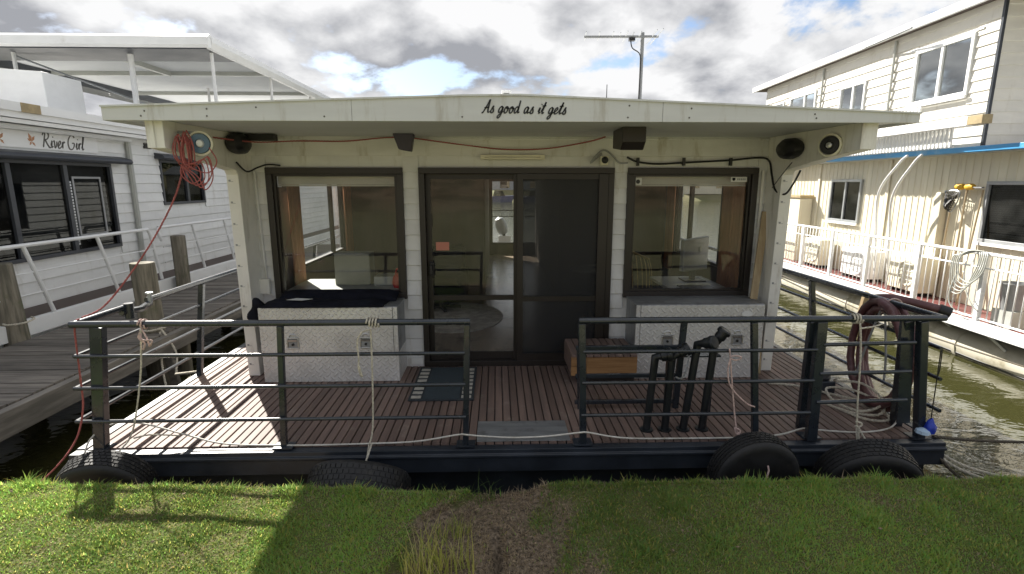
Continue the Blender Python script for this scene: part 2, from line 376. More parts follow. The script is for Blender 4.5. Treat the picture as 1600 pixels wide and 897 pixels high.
# cladding: lap boards as single pieces that share meshes by length
_lap = {}
def lapboard(length, h, m, axis):
    k = (round(length, 3), round(h, 4), m.name, axis)
    if k not in _lap:
        poly = [(0, -.003), (0, h+.010), (-.003, h+.010), (-.022, .004), (-.022, -.002), (-.018, -.006)]   # depth, height
        b = MB()
        if axis == 'x': b.prism([(p[0], p[1]) for p in poly], 'x', -length/2, length/2)      # face -y
        elif axis == '+x': b.prism([(-p[0], p[1]) for p in poly], 'y', -length/2, length/2)  # face +x
        elif axis == '-x': b.prism([(p[0], p[1]) for p in poly], 'y', -length/2, length/2)   # face -x
        me, _ = b.mesh('weatherboard', m, origin=(0, 0, 0)); _lap[k] = me
    return _lap[k]
def clad(parent, plane, a0, a1, z0, z1, pitch, openings, m, axis, name='weatherboard', joints=()):
    z = z0
    while z < z1-.02:
        h = min(pitch, z1-z)
        segs = [(a0, a1)]
        for (b0, b1, c0, c1) in openings:
            if z+h > c0+.01 and z < c1-.01:
                ns = []
                for s in segs:
                    if b1 <= s[0] or b0 >= s[1]: ns.append(s)
                    else:
                        if b0 > s[0]: ns.append((s[0], b0))
                        if b1 < s[1]: ns.append((b1, s[1]))
                segs = ns
        for (s0, s1) in segs:
            cuts = [s0]+[j for j in joints if s0+.3 < j < s1-.3]+[s1]
            for q0, q1 in zip(cuts[:-1], cuts[1:]):
                if q1-q0 < .02: continue
                me = lapboard(q1-q0-.002, h, m, axis)
                mid = (q0+q1)/2
                loc = (mid, plane, z) if axis == 'x' else (plane, mid, z)
                place(me, name, loc, parent)
        z += pitch

def wall_with_holes(b, axis, p0, p1, a0, a1, z0, z1, holes):
    # p0..p1 thickness; a along the wall; holes sorted (b0,b1,c0,c1), non-overlapping in a
    def bx(u0, u1, w0, w1):
        if u1-u0 < .001 or w1-w0 < .001: return
        if axis == 'x': b.box(u0, u1, p0, p1, w0, w1)
        else: b.box(p0, p1, u0, u1, w0, w1)
    cur = a0
    for (b0, b1, c0, c1) in sorted(holes):
        bx(cur, b0, z0, z1); bx(b0, b1, z0, c0); bx(b0, b1, c1, z1); cur = b1
    bx(cur, a1, z0, z1)
    return b

def rect_frame(b, axis, p0, p1, a0, a1, z0, z1, t):
    # sides between top and bottom members
    def bx(u0, u1, w0, w1):
        if axis == 'x': b.box(u0, u1, p0, p1, w0, w1)
        else: b.box(p0, p1, u0, u1, w0, w1)
    bx(a0, a1, z1-t, z1); bx(a0, a1, z0, z0+t); bx(a0, a0+t, z0+t, z1-t); bx(a1-t, a1, z0+t, z1-t)
    return b

# ------------------------------------------------------------------ brush lettering
GLYPH = {  # strokes in a unit box (x right, y up, x-height ~.5, cap 1, descender -.4), advance
 'A': ([[(-.02, .02), (.06, .0), (.2, .3), (.38, .75), (.46, 1.), (.46, .7), (.44, .3), (.46, .05), (.56, .06)], [(.12, .36), (.3, .38), (.5, .42)]], .6),
 's': ([[(.0, .04), (.1, .2), (.2, .46), (.24, .5), (.22, .38), (.28, .2), (.26, .04), (.14, .0), (.07, .08)], [(.26, .1), (.34, .14)]], .38),
 'g': ([[(.32, .42), (.22, .5), (.08, .36), (.04, .12), (.12, .02), (.26, .18), (.34, .46)], [(.34, .48), (.3, .1), (.22, -.26), (.1, -.4), (.02, -.32), (.1, -.16), (.28, 0.), (.42, .14)]], .44),
 'o': ([[(.24, .48), (.12, .44), (.05, .2), (.1, .02), (.22, .03), (.31, .22), (.3, .42), (.22, .48), (.2, .4), (.3, .34), (.42, .38)]], .42),
 'd': ([[(.3, .42), (.2, .5), (.07, .34), (.04, .1), (.12, .01), (.25, .16), (.34, .45)], [(.37, 1.), (.35, .6), (.32, .2), (.34, .03), (.46, .12)]], .5),
 'a': ([[(.32, .42), (.22, .5), (.08, .36), (.04, .12), (.12, .01), (.25, .16), (.34, .46)], [(.35, .48), (.3, .2), (.32, .03), (.44, .12)]], .46),
 'i': ([[(.02, .14), (.14, .48), (.1, .2), (.11, .03), (.22, .12)], [(.2, .7), (.23, .76)]], .24),
 't': ([[(.02, .14), (.2, .6), (.28, .92), (.2, .5), (.13, .15), (.16, .02), (.28, .12)], [(.04, .6), (.36, .64)]], .32),
 'e': ([[(.02, .12), (.16, .22), (.27, .38), (.22, .5), (.1, .38), (.05, .14), (.13, .01), (.26, .06), (.36, .16)]], .36),
 'R': ([[(.24, .97), (.15, .45), (.06, .0)], [(.02, .78), (.14, .98), (.42, 1.0), (.53, .8), (.42, .58), (.18, .5)], [(.24, .5), (.4, .22), (.58, .0), (.68, .06)]], .66),
 'v': ([[(.0, .42), (.08, .48), (.1, .2), (.14, .02), (.26, .2), (.3, .46)]], .34),
 'r': ([[(.02, .1), (.1, .46), (.08, .02)], [(.1, .3), (.2, .46), (.3, .42)]], .3),
 'G': ([[(.62, .82), (.48, 1.), (.22, .88), (.05, .48), (.14, .06), (.38, .0), (.56, .18), (.6, .42), (.4, .43)]], .72),
 'l': ([[(.02, .12), (.16, .5), (.26, .98), (.18, .9), (.1, .3), (.12, .03), (.24, .12)]], .26),
}
def lettering(text, width, slant=.28, nib=.045, nib_ang=R(35), depth=.002, space=.3):
    """flat brush letters in the local XY plane, depth along Z"""
    b = MB(); x = 0.
    for ch in text:
        if ch == ' ': x += space; continue
        strokes, adv = GLYPH[ch]
        for st in strokes:
            pts = [(p[0]+x+slant*p[1], p[1]) for p in st]
            sm = catmull([(p[0], p[1], 0) for p in pts], 5)
            n = len(sm); vs = []; fs = []
            nx, ny = math.cos(nib_ang)*nib, math.sin(nib_ang)*nib
            for i, p in enumerate(sm):
                d = (sm[min(i+1, n-1)]-sm[max(i-1, 0)]); d = d.normalized() if d.length > 0 else Vector((1, 0, 0))
                q = Vector((-d.y, d.x, 0))
                k = nib*(.68+.5*abs(d.x*math.sin(nib_ang)-d.y*math.cos(nib_ang)))
                if i in (0, n-1): k *= .55
                for s in (-1, 1):
                    vs.append((p.x+q.x*k*s, p.y+q.y*k*s, 0)); vs.append((p.x+q.x*k*s, p.y+q.y*k*s, 1))
            for i in range(n-1):
                o = 4*i
                fs += [(o+1, o+3, o+7, o+5), (o, o+4, o+6, o+2), (o, o+1, o+5, o+4), (o+2, o+6, o+7, o+3)]
            b.add(vs, fs)
        x += adv
    sc = width/x
    b.v = [(v[0]*sc, v[1]*sc, v[2]*depth) for v in b.v]
    return b

# ------------------------------------------------------------------ ground, water, far shore
def sstep(a, b, x): t = np.clip((x-a)/(b-a), 0, 1); return t*t*(3-2*t)
_rs = np.random.RandomState(3)
_ph = _rs.rand(24, 4)
def softnoise(x, y, f):
    r = 0
    for k in range(8):
        a = _ph[k, 0]*6.28; g = f*(.6+.9*_ph[k, 1])
        r = r+np.sin((x*np.cos(a)+y*np.sin(a))*g+_ph[k, 2]*6.28)
    return r/4.
def lawn_z(x, y):
    e = np.interp(x, [-3.2, -2.8, -1.5, -.85, -.47, .1, 1.3, 3.4, 7.5], [.11, .125, .08, .045, .015, .055, .07, .05, .05])
    flat = .05
    t = sstep(1.1, 2.85, y)
    z = flat*(1-t)+e*t
    z = z+.008*softnoise(x, y, 5)+.005*softnoise(x+3, y, 14)
    z = z-.05*dryness(x, y, False)*sstep(.2, .9, dryness(x, y, False))
    gr = np.exp(-((x-(-.03+.03*np.sin(y*6)))/.028)**2)*sstep(2.69, 2.5, y)
    z = z-.09*gr
    b = sstep(-18, -44, y); z = z+b*6.0
    return z
def dryness(x, y, noisy=True):
    lo = np.interp(y, [2.07, 2.31, 2.64, 2.83, 2.97], [-.63, -.57, -.47, -.30, -.18])
    hi = np.interp(y, [2.07, 2.31, 2.64, 2.83, 2.97], [.50, .48, .42, .36, .32])
    n = softnoise(x, y, 13)*.06 if noisy else 0
    d = sstep(-.02, .05, x-lo+n)*sstep(-.04, .17, hi-x+n*2.)
    return d*(y > 1)
def build_ground():
    xs = np.concatenate([[-400, -150, -60, -25, -12, -8], np.arange(-6, 7.01, .05), [8, 10, 14, 25, 60, 150, 400]])
    ys = np.concatenate([[-300, -120, -70, -55, -48, -44, -40, -36, -32, -28, -25, -22, -16, -10, -6, -3, -1.5], np.arange(-.6, 2.941, .05), [2.945]])
    X, Y = np.meshgrid(xs, ys); Z = lawn_z(X, Y)
    V = np.stack([X, Y, Z], -1)
    rows = [V]
    for dy, z in ((2.975, -.035), (3.01, -.2), (3.05, -.7), (3.12, -1.6)):
        r = V[-1].copy(); r[:, 1] = dy+.012*np.sin(xs*9)+.01*np.sin(xs*23)
        r[:, 2] = (V[-1, :, 2]+z) if z > -.3 else z
        rows.append(r[None])
    V = np.concatenate(rows, 0); nr, nc = V.shape[:2]
    idx = np.arange(nr*nc).reshape(nr, nc)
    F = np.stack([idx[:-1, :-1], idx[:-1, 1:], idx[1:, 1:], idx[1:, :-1]], -1).reshape(-1, 4)
    me = bpy.data.meshes.new('lawn'); me.from_pydata(V.reshape(-1, 3).tolist(), [], F.tolist()); me.update()
    me.polygons.foreach_set('use_smooth', [True]*len(me.polygons))
    P = V.reshape(-1, 3)
    dr = dryness(P[:, 0], P[:, 1]); dr = np.maximum(dr, sstep(-19, -24, P[:, 1])*1.)
    dr = np.where(P[:, 1] > 2.98, 1., dr)
    at = me.attributes.new('dry', 'FLOAT', 'POINT'); at.data.foreach_set('value', dr.astype(np.float32))
    m = bpy.data.materials.new('lawn_soil_and_thatch'); m.use_nodes = True; nt = m.node_tree; L = nt.links.new; b = nt.nodes['Principled BSDF']
    b.inputs['Roughness'].default_value = .95; b.inputs['Specular IOR Level'].default_value = .15
    geo = node(nt, 'ShaderNodeNewGeometry'); a = node(nt, 'ShaderNodeAttribute'); a.attribute_name = 'dry'
    def nz(s, d=6):
        n = node(nt, 'ShaderNodeTexNoise'); L(geo.outputs['Position'], n.inputs['Vector']); n.inputs['Scale'].default_value = s; n.inputs['Detail'].default_value = d; n.inputs['Roughness'].default_value = .65; return n.outputs[0]
    n1 = nz(5.); n2 = nz(45., 4)
    sp = node(nt, 'ShaderNodeSeparateXYZ'); L(geo.outputs['Position'], sp.inputs[0])
    turf = ramp(nt, sp.outputs[1], 1.2, 1.8, 1, 0)      # turf colour beyond the modelled blades, paled to bounce light onto the cabin
    green = mixc(nt, ramp(nt, n1, .35, .65), (.09, .115, .032), (.13, .125, .052))
    green = mixc(nt, turf, green, mixc(nt, ramp(nt, n1, .35, .65), (.18, .185, .095), (.23, .215, .13)))
    soil = mixc(nt, ramp(nt, n2, .35, .65), (.07, .055, .04), (.26, .205, .145))
    soil = mixc(nt, turf, soil, mixc(nt, ramp(nt, nz(.35, 5), .4, .6), (.20, .145, .10), (.09, .075, .05)))
    L(mixc(nt, a.outputs['Fac'], green, soil), b.inputs['Base Color'])
    bp = node(nt, 'ShaderNodeBump'); bp.inputs['Distance'].default_value = .012; L(n2, bp.inputs['Height']); L(bp.outputs[0], b.inputs['Normal'])
    me.materials.append(m)
    o = bpy.data.objects.new('lawn', me); COL.objects.link(o); o['kind'] = 'structure'; o['label'] = 'lawn bank in front of the houseboat with a worn brown patch'
build_ground()

def blade_mesh(name, x, y, z, ln, lean, az, wd, colr, m):
    """blades as 5-vertex strips, vectorised"""
    n = len(x); dx, dy = np.cos(az), np.sin(az); sx, sy = -dy, dx
    hor = ln*np.sin(lean); ver = ln*np.cos(lean)
    base = np.stack([x, y, z-.006], -1)
    side = np.stack([sx*wd, sy*wd, np.zeros(n)], -1)
    mid = base+np.stack([dx*hor*.38, dy*hor*.38, ver*.6], -1)
    tip = base+np.stack([dx*hor, dy*hor, ver], -1)
    V = np.stack([base-side, base+side, mid-side*.75, mid+side*.75, tip], 1).reshape(-1, 3)
    i = np.arange(n)*5
    me = bpy.data.meshes.new(name)
    tri = np.stack([i, i+1, i+3, i, i+3, i+2, i+2, i+3, i+4], -1).reshape(-1).astype(np.int32)
    nt_ = n*3
    me.vertices.add(5*n); me.vertices.foreach_set('co', V.astype(np.float32).ravel())
    me.loops.add(nt_*3); me.loops.foreach_set('vertex_index', tri)
    me.polygons.add(nt_); me.polygons.foreach_set('loop_start', (np.arange(nt_)*3).astype(np.int32)); me.polygons.foreach_set('loop_total', np.full(nt_, 3, np.int32))
    me.update(); me.validate()
    at = me.attributes.new('col', 'FLOAT_COLOR', 'POINT')
    c = np.concatenate([colr, np.ones((n, 1))], 1); at.data.foreach_set('color', np.repeat(c, 5, 0).astype(np.float32).ravel())
    me.materials.append(m); o = bpy.data.objects.new(name, me); COL.objects.link(o); return o
def blade_mat():
    m = bpy.data.materials.new('grass_blades'); m.use_nodes = True; nt = m.node_tree; nt.nodes.clear(); L = nt.links.new
    out = node(nt, 'ShaderNodeOutputMaterial'); a = node(nt, 'ShaderNodeAttribute'); a.attribute_name = 'col'
    d = node(nt, 'ShaderNodeBsdfDiffuse'); t = node(nt, 'ShaderNodeBsdfTranslucent'); g = node(nt, 'ShaderNodeBsdfGlossy'); g.inputs['Roughness'].default_value = .45; g.inputs[0].default_value = (.5, .5, .5, 1)
    L(a.outputs['Color'], d.inputs[0]); L(a.outputs['Color'], t.inputs[0])
    m1 = node(nt, 'ShaderNodeMixShader'); m1.inputs[0].default_value = .62; L(d.outputs[0], m1.inputs[1]); L(t.outputs[0], m1.inputs[2])
    m2 = node(nt, 'ShaderNodeMixShader'); m2.inputs[0].default_value = .02; L(m1.outputs[0], m2.inputs[1]); L(g.outputs[0], m2.inputs[2]); L(m2.outputs[0], out.inputs[0]); return m
M['blade'] = blade_mat()
def build_grass():
    N = 430000; r = np.random.RandomState(11)
    x = r.uniform(-3.7, 4.4, N); y = 1.4+(3.0-1.4)*r.rand(N)**.8
    d = dryness(x, y)
    sp = sstep(.15, 1.0, softnoise(x+5, y-2, 3.2))*.65+sstep(.5, 1.2, softnoise(x, y, 9))*.3     # tired spots elsewhere
    sp = sp+.8*np.exp(-((x-2.4)/.5)**2-((y-2.70)/.1)**2)+.8*np.exp(-((x+1.5)/.5)**2-((y-2.86)/.05)**2)+.6*np.exp(-((x+2.15)/.35)**2-((y-2.68)/.08)**2)
    keep = (r.rand(N) > .35*d) & ~((np.abs(x-(-.03+.03*np.sin(y*6))) < .03) & (y < 2.6))
    x, y, d, sp = x[keep], y[keep], d[keep], sp[keep]; n = len(x)
    dd = np.clip(d+np.clip(sp, 0, .75)*r.rand(n), 0, 1)
    isdry = r.rand(n) < np.maximum(dd*.97, .13+.10*softnoise(x*1.1, y*1.1, 6))
    clump = .75+.4*softnoise(x*1.3, y*1.3, 11)
    ln = np.where(isdry, r.uniform(.012, .04, n), r.uniform(.02, .046, n)*np.clip(clump, .55, 1.5))
    edge = sstep(2.86, 2.97, y); ln = ln*(1+edge*np.where(r.rand(n) < .12, 1.3, .25))
    lean = np.where(isdry, r.uniform(.8, 1.5, n), r.uniform(.45, 1.35, n))
    az = r.uniform(0, 6.28, n); wd = r.uniform(.0018, .0036, n)*np.where(isdry, .8, 1.)
    g = np.stack([r.uniform(.26, .44, n), r.uniform(.41, .58, n), r.uniform(.085, .16, n)], -1)
    big = (.85+.22*softnoise(x, y, 2.3))[:, None]; g = g*np.clip(big, .6, 1.25)
    yel = (r.rand(n) < .09)[:, None]; g = np.where(yel, np.stack([r.uniform(.48, .66, n), r.uniform(.46, .58, n), r.uniform(.12, .2, n)], -1), g)
    b = np.stack([r.uniform(.2, .62, n)]*3, -1)*np.array([1., .80, .55])
    c = np.where(isdry[:, None], b, g)
    z = lawn_z(x, np.minimum(y, 2.945))-np.where(y > 2.945, (y-2.945)*.9, 0)
    o = blade_mesh('grass', x, y, z, ln, lean, az, wd, c, M['blade']); o['kind'] = 'stuff'; o['label'] = 'short lawn grass, brown and dead in the worn middle patch'
build_grass()

def litter():
    # crumbs of soil, dead leaves and twigs lying on the worn patch and thinly over the turf
    r = random.Random(21); b = MB(); n = 0
    while n < 520:
        x, y = (r.uniform(-.7, .6), r.uniform(1.9, 2.93)) if n < 400 else (r.uniform(-3.4, 4.0), r.uniform(1.8, 2.9))
        if n < 400 and dryness(np.array([x]), np.array([y]))[0] < .5: continue
        z = float(lawn_z(np.array([x]), np.array([y]))[0])+(.004 if n < 400 else .02); s = r.uniform(.004, .013) if n < 400 else r.uniform(.006, .014); a = r.uniform(0, 6.28); n += 1
        u = Vector((math.cos(a), math.sin(a), r.uniform(-.4, .4)))*s; v = Vector((-math.sin(a), math.cos(a), r.uniform(-.4, .4)))*s*r.uniform(.3, .9); c = Vector((x, y, z)); h = Vector((0, 0, s*r.uniform(.2, .6)))
        b.add([c-u, c-v, c+u, c+v, c+h], [(0, 1, 4), (1, 2, 4), (2, 3, 4), (3, 0, 4)])
    o = b.build('litter', mat('soil_crumbs_and_leaves', (.12, .085, .055), .9, col2=(.30, .23, .14), scale=(45, 45, 45)), None); o['kind'] = 'stuff'; o['label'] = 'soil crumbs and dead leaves scattered over the worn patch'
litter()
def tuft(name, label, cx, cy, rad, n, l0, l1, cols, lean=(.1, .8), w=(.0014, .0028), seed=1, group=None):
    r = np.random.RandomState(seed); a = r.uniform(0, 6.28, n); q = rad*np.sqrt(r.rand(n))
    x = cx+q*np.cos(a); y = cy+q*np.sin(a)*.6
    c = np.array(cols)[r.randint(0, len(cols), n)]*r.uniform(.75, 1.2, (n, 1))
    V = []; F = []; MBs = MB()
    ax = r.uniform(0, 6.28, n); le = r.uniform(lean[0], lean[1], n); ln = r.uniform(l0, l1, n)
    verts = []; cc = []; tri = []
    for i in range(n):
        seg = 5; z0 = float(lawn_z(np.array([x[i]]), np.array([y[i]]))[0])-.01
        d = np.array([math.cos(ax[i]), math.sin(ax[i])]); s = np.array([-d[1], d[0]]); wd = r.uniform(*w); p = np.array([x[i], y[i], z0]); base = len(verts)
        for k in range(seg+1):
            t = k/seg; ang = le[i]*(.25+1.5*t); ww = wd*(1-t*.92)
            verts += [(p[0]-s[0]*ww, p[1]-s[1]*ww, p[2]), (p[0]+s[0]*ww, p[1]+s[1]*ww, p[2])]; cc += [c[i], c[i]]
            st = ln[i]/seg; p = p+np.array([d[0]*math.sin(ang)*st, d[1]*math.sin(ang)*st, math.cos(ang)*st])
        for k in range(seg):
            o = base+2*k; tri.append((o, o+1, o+3, o+2))
    me = bpy.data.meshes.new(name); c0 = Vector((cx, cy, 0)); me.from_pydata([Vector(v)-c0 for v in verts], [], tri); me.update()
    at = me.attributes.new('col', 'FLOAT_COLOR', 'POINT'); at.data.foreach_set('color', np.concatenate([np.array(cc), np.ones((len(cc), 1))], 1).astype(np.float32).ravel())
    me.materials.append(M['blade']); o = bpy.data.objects.new(name, me); COL.objects.link(o); o.location = c0
    tag(o, label, 'grass tuft', group); return o
STRAW = [(.62, .58, .18), (.52, .52, .13), (.42, .47, .11), (.66, .60, .30)]
tuft('grass_tuft', 'tall straw-yellow grass clump sprouting from the brown patch at the bottom of the photo', -.30, 2.30, .19, 150, .10, .30, STRAW, (.15, .85), (.002, .0045), seed=3)
tuft('grass_tuft', 'thin yellowish grass tuft just behind the tall straw clump', -.25, 2.60, .10, 70, .06, .17, STRAW[1:3]+[(.16, .24, .05)], (.2, .9), seed=5)
tuft('grass_tuft', 'long arching green grass tuft at the bank edge in front of the boat gateway', -.09, 2.90, .085, 34, .10, .22, [(.12, .20, .05), (.16, .25, .06)], (.3, 1.2), seed=9)
tuft('grass_tuft', 'small bright green grass tuft at the bank edge left of the red rope', -2.81, 2.92, .10, 40, .05, .11, [(.2, .32, .06), (.15, .26, .05)], (.1, .8), seed=12)
tuft('grass_tuft', 'sparse grass tuft at the bank edge in front of the second tyre', -.39, 2.90, .11, 26, .05, .11, [(.12, .19, .05), (.2, .22, .07)], (.2, 1.), seed=15)

def build_water():
    xs = np.concatenate([[-600, -200, -80, -30, -15], np.linspace(-10, 12, 12), [20, 50, 100, 250, 600]]); ys = [3.0, 4, 6, 9, 14, 22, 40, 82]
    X, Y = np.meshgrid(xs, ys); V = np.stack([X, Y, np.full_like(X, -.6)], -1); nr, nc = X.shape; idx = np.arange(nr*nc).reshape(nr, nc)
    F = np.stack([idx[:-1, :-1], idx[:-1, 1:], idx[1:, 1:], idx[1:, :-1]], -1).reshape(-1, 4)
    me = bpy.data.meshes.new('river'); me.from_pydata(V.reshape(-1, 3).tolist(), [], F.tolist()); me.update()
    m = bpy.data.materials.new('murky_river_water'); m.use_nodes = True; nt = m.node_tree; L = nt.links.new; b = nt.nodes['Principled BSDF']
    b.inputs['Base Color'].default_value = (.040, .040, .014, 1); b.inputs['Roughness'].default_value = .04; b.inputs['IOR'].default_value = 1.33; b.inputs['Specular IOR Level'].default_value = .85
    geo = node(nt, 'ShaderNodeNewGeometry'); mp = node(nt, 'ShaderNodeMapping'); L(geo.outputs['Position'], mp.inputs[0]); mp.inputs[3].default_value = (1.3, 2.1, 1)
    n = node(nt, 'ShaderNodeTexNoise'); L(mp.outputs[0], n.inputs['Vector']); n.inputs['Scale'].default_value = 1.5; n.inputs['Detail'].default_value = 3; n.inputs['Distortion'].default_value = .8
    n2 = node(nt, 'ShaderNodeTexNoise'); L(mp.outputs[0], n2.inputs['Vector']); n2.inputs['Scale'].default_value = 6; n2.inputs['Detail'].default_value = 2
    bp = node(nt, 'ShaderNodeBump'); bp.inputs['Distance'].default_value = .035; bp.inputs['Strength'].default_value = .45
    L(math_(nt, 'ADD', n.outputs[0], math_(nt, 'MULTIPLY', n2.outputs[0], .18)), bp.inputs['Height']); L(bp.outputs[0], b.inputs['Normal'])
    me.materials.append(m); o = bpy.data.objects.new('river', me); COL.objects.link(o); o['kind'] = 'structure'; o['label'] = 'murky olive river water between the moored boats'
build_water()

def build_far_bank():
    xs = np.concatenate([[-600, -300], np.linspace(-160, 160, 65), [300, 600]]); ys = np.array([74, 76, 79, 84, 92, 105, 130, 180, 300])
    X, Y = np.meshgrid(xs, ys)
    Z = np.interp(Y, ys, [-1.2, -.2, .6, 1.0, 1.6, 3., 6, 11, 16])+.4*np.sin(X*.13)+.3*np.sin(X*.31+Y*.1)
    Z[0] = -1.4
    V = np.stack([X, Y, Z], -1); nr, nc = X.shape; idx = np.arange(nr*nc).reshape(nr, nc)
    F = np.stack([idx[:-1, :-1], idx[:-1, 1:], idx[1:, 1:], idx[1:, :-1]], -1).reshape(-1, 4)
    me = bpy.data.meshes.new('far_bank'); me.from_pydata(V.reshape(-1, 3).tolist(), [], F.tolist()); me.update(); me.polygons.foreach_set('use_smooth', [True]*len(me.polygons))
    me.materials.append(mat('far_bank_scrub', (.12, .125, .05), .95, col2=(.20, .17, .09), scale=(.25, .25, .25)))
    o = bpy.data.objects.new('far_bank', me); COL.objects.link(o); o['kind'] = 'structure'; o['label'] = 'scrubby opposite river bank seen through the cabin'
build_far_bank()

# leaf-card crown shared between trees
def crown_mesh(seed, m):
    r = np.random.RandomState(seed); vs = []; fs = []
    cen = [(r.normal(0, .42), r.normal(0, .42), r.uniform(.25, .95)) for _ in range(16)]
    for c in cen:
        rad = r.uniform(.2, .36)
        for _ in range(60):
            d = r.normal(0, 1, 3); d /= np.linalg.norm(d); p = np.array(c)+d*rad*r.uniform(.55, 1.05)*np.array([1, 1, .8])
            a = r.normal(0, 1, 3); a /= np.linalg.norm(a); bb = np.cross(a, d); nb = np.linalg.norm(bb); bb = bb/nb if nb > 1e-6 else np.array([1, 0, 0])
            s = r.uniform(.03, .07); o = len(vs)
            vs += [tuple(p-a*s), tuple(p+bb*s*.6), tuple(p+a*s), tuple(p-bb*s*.6)]; fs.append((o, o+1, o+2, o+3))
    me = bpy.data.meshes.new('crown'); me.from_pydata(vs, [], fs); me.update(); me.materials.append(m); return me
CROWNS = [crown_mesh(1, M['leaf']), crown_mesh(2, M['leafdry']), crown_mesh(3, M['leaf'])]
def tree(label, x, y, z, h, w, k, group):
    t = thing('tree', label, 'tree', (x, y, z), group)
    c = CROWNS[k]; o = place(c, 'crown', (x, y, z+h*.22), t); o.matrix_basis = o.matrix_basis @ Matrix.Diagonal((w, w, h*.75, 1)) @ Matrix.Rotation(x*1.7, 4, 'Z')
    b = MB(); b.tube([(x, y, z-.3), (x+.05*w, y, z+h*.3), (x-.05*w, y, z+h*.62)], [h*.035, h*.026, h*.012], 7)
    for a in (0.5, 2.4, 4.4):
        b.tube([(x, y, z+h*.3), (x+math.cos(a)*w*.3, y+math.sin(a)*w*.3, z+h*.6)], [h*.018, h*.008], 5)
    b.build('trunk', M['bark'], t, smooth=True)
GT = 'trees on the opposite river bank'
for i, (x, y, h, w, l) in enumerate(((-1.5, 90, 7, 4, 'dark green tree on the far bank seen through the left edge of the door gap'), (5.5, 93, 9, 5, 'tall tree on the far bank behind the grey shed'), (25, 88, 7, 4.5, 'tree on the far bank left of the cream shed, seen through the right window'), (29.5, 95, 9, 5, 'tallest tree behind the cream shed, seen through the right window'), (37, 90, 6, 4, 'olive tree on the far bank right of the cream shed, seen through the right window'), (42, 94, 8, 5, 'last tree on the far bank at the right edge of the right window'))):
    tree(l, x, y, 1.4, h, w, i % 3, GT)
for (x, w_, h_, l, c_) in ((3.5, 9, 3.4, 'low pale grey shed on the opposite bank straight behind the cabin door', 'grey'), (32, 8, 3.2, 'cream shed on the opposite bank behind the right cabin window', 'creamclad')):
    t = thing('riverside_shed', l, 'shed', (x, 82, 1))
    MB().box(x-w_/2, x+w_/2, 80, 85, .3, h_).build('wall', M[c_], t)
    MB().prism([(79.6, h_), (82.5, h_+1.2), (85.4, h_), (85.4, h_-.15), (79.6, h_-.15)], 'x', x-w_/2-.3, x+w_/2+.3).build('roof', M['grey'], t)
    for k in (-1, 1): MB().box(x+k*w_*.25-.7, x+k*w_*.25+.7, 79.93, 79.99, 1.2, 2.4).build('window', M['glassr'], t)
for (x, l) in ((.3, 'dark blue runabout moored at the far shore, left of the two'), (5.2, 'dark blue runabout moored at the far shore, right of the two')):
    t = thing('moored_runabout', l, 'boat', (x, 73, -.6))
    MB().prism([(x-2, .1), (x+2.2, .25), (x+1.7, -.75), (x-1.9, -.75)], 'y', 72.2, 73.8).build('hull', mat('runabout_blue', (.03, .045, .12), .35), t)
    MB().prism([(x-.8, .15), (x+.9, .15), (x+.5, .9), (x-.6, .9)], 'y', 72.4, 73.6).build('windscreen', M['glassd'], t)

# ------------------------------------------------------------------ the houseboat in front
XL, XR, YF, YW = -3.08, 3.37, 3.54, 5.32      # deck sides, deck front, cabin front wall
CL, CR = -2.45, 2.80                          # cabin side faces
YB = 14.0
hb = thing('houseboat', 'cream weatherboard houseboat in the middle with brown deck and script lettering', 'houseboat', (.15, 9, -.6))
def main_hull():
    b = MB()
    b.box(XL+.02, XR-.02, YF+.14, YB+1.2, -1.2, -.19)
    h = b.build('hull', M['navy'], hb)
    e = MB(); e.prism([(YF, -.012), (YF+.075, -.012), (YF+.075, -.19), (YF-.0, -.19), (YF, -.075), (YF-.018, -.068), (YF-.018, -.05), (YF, -.045)], 'x', XL, XR)
    e.build('edge_beam', M['navy'], hb, bevel=.004)
    for s, x in ((-1, XL), (1, XR)):
        MB().box(min(x, x-s*.07), max(x, x-s*.07), YF+.078, YB+1.2, -.19, -.004).build('side_beam', M['navy'], hb, bevel=.004)
    for x in (-2.86, 3.16):
        MB().prism([(YF+.02, -.19), (YF+.13, -.19), (YF+.13, -.28), (YF+.09, -.33), (YF+.05, -.28)], 'x', x-.05, x+.05).build('bow_bracket', M['navy'], hb)
    # deck boards run fore and aft
    d = MB().box(XL+.075, XR-.075, YF+.08, YB+1.1, -.10, -.03).build('deck_frame', M['navy'], hb)
    pitch = .0675; n = int((XR-XL-.16)/pitch); cache = {}
    for i in range(n):
        x = XL+.085+pitch*(i+.5)
        y1 = YW+.02 if CL-.02 < x < CR+.02 else YB+1.1
        y0 = YF+.082
        k = round(y1, 2)
        if k not in cache:
            b = MB(); w = .0295; prof = [(-w, -.028), (w, -.028), (w, -.004), (w-.004, 0), (-w+.004, 0), (-w, -.004)]
            b.prism(prof, 'y', -(y1-y0)/2, (y1-y0)/2); cache[k] = b.mesh('deck_board', M['deckwood'], origin=(0, 0, 0))[0]
        place(cache[k], 'deck_board', (x, (y0+y1)/2, rnd.uniform(-.0015, .0015)), d)
main_hull()

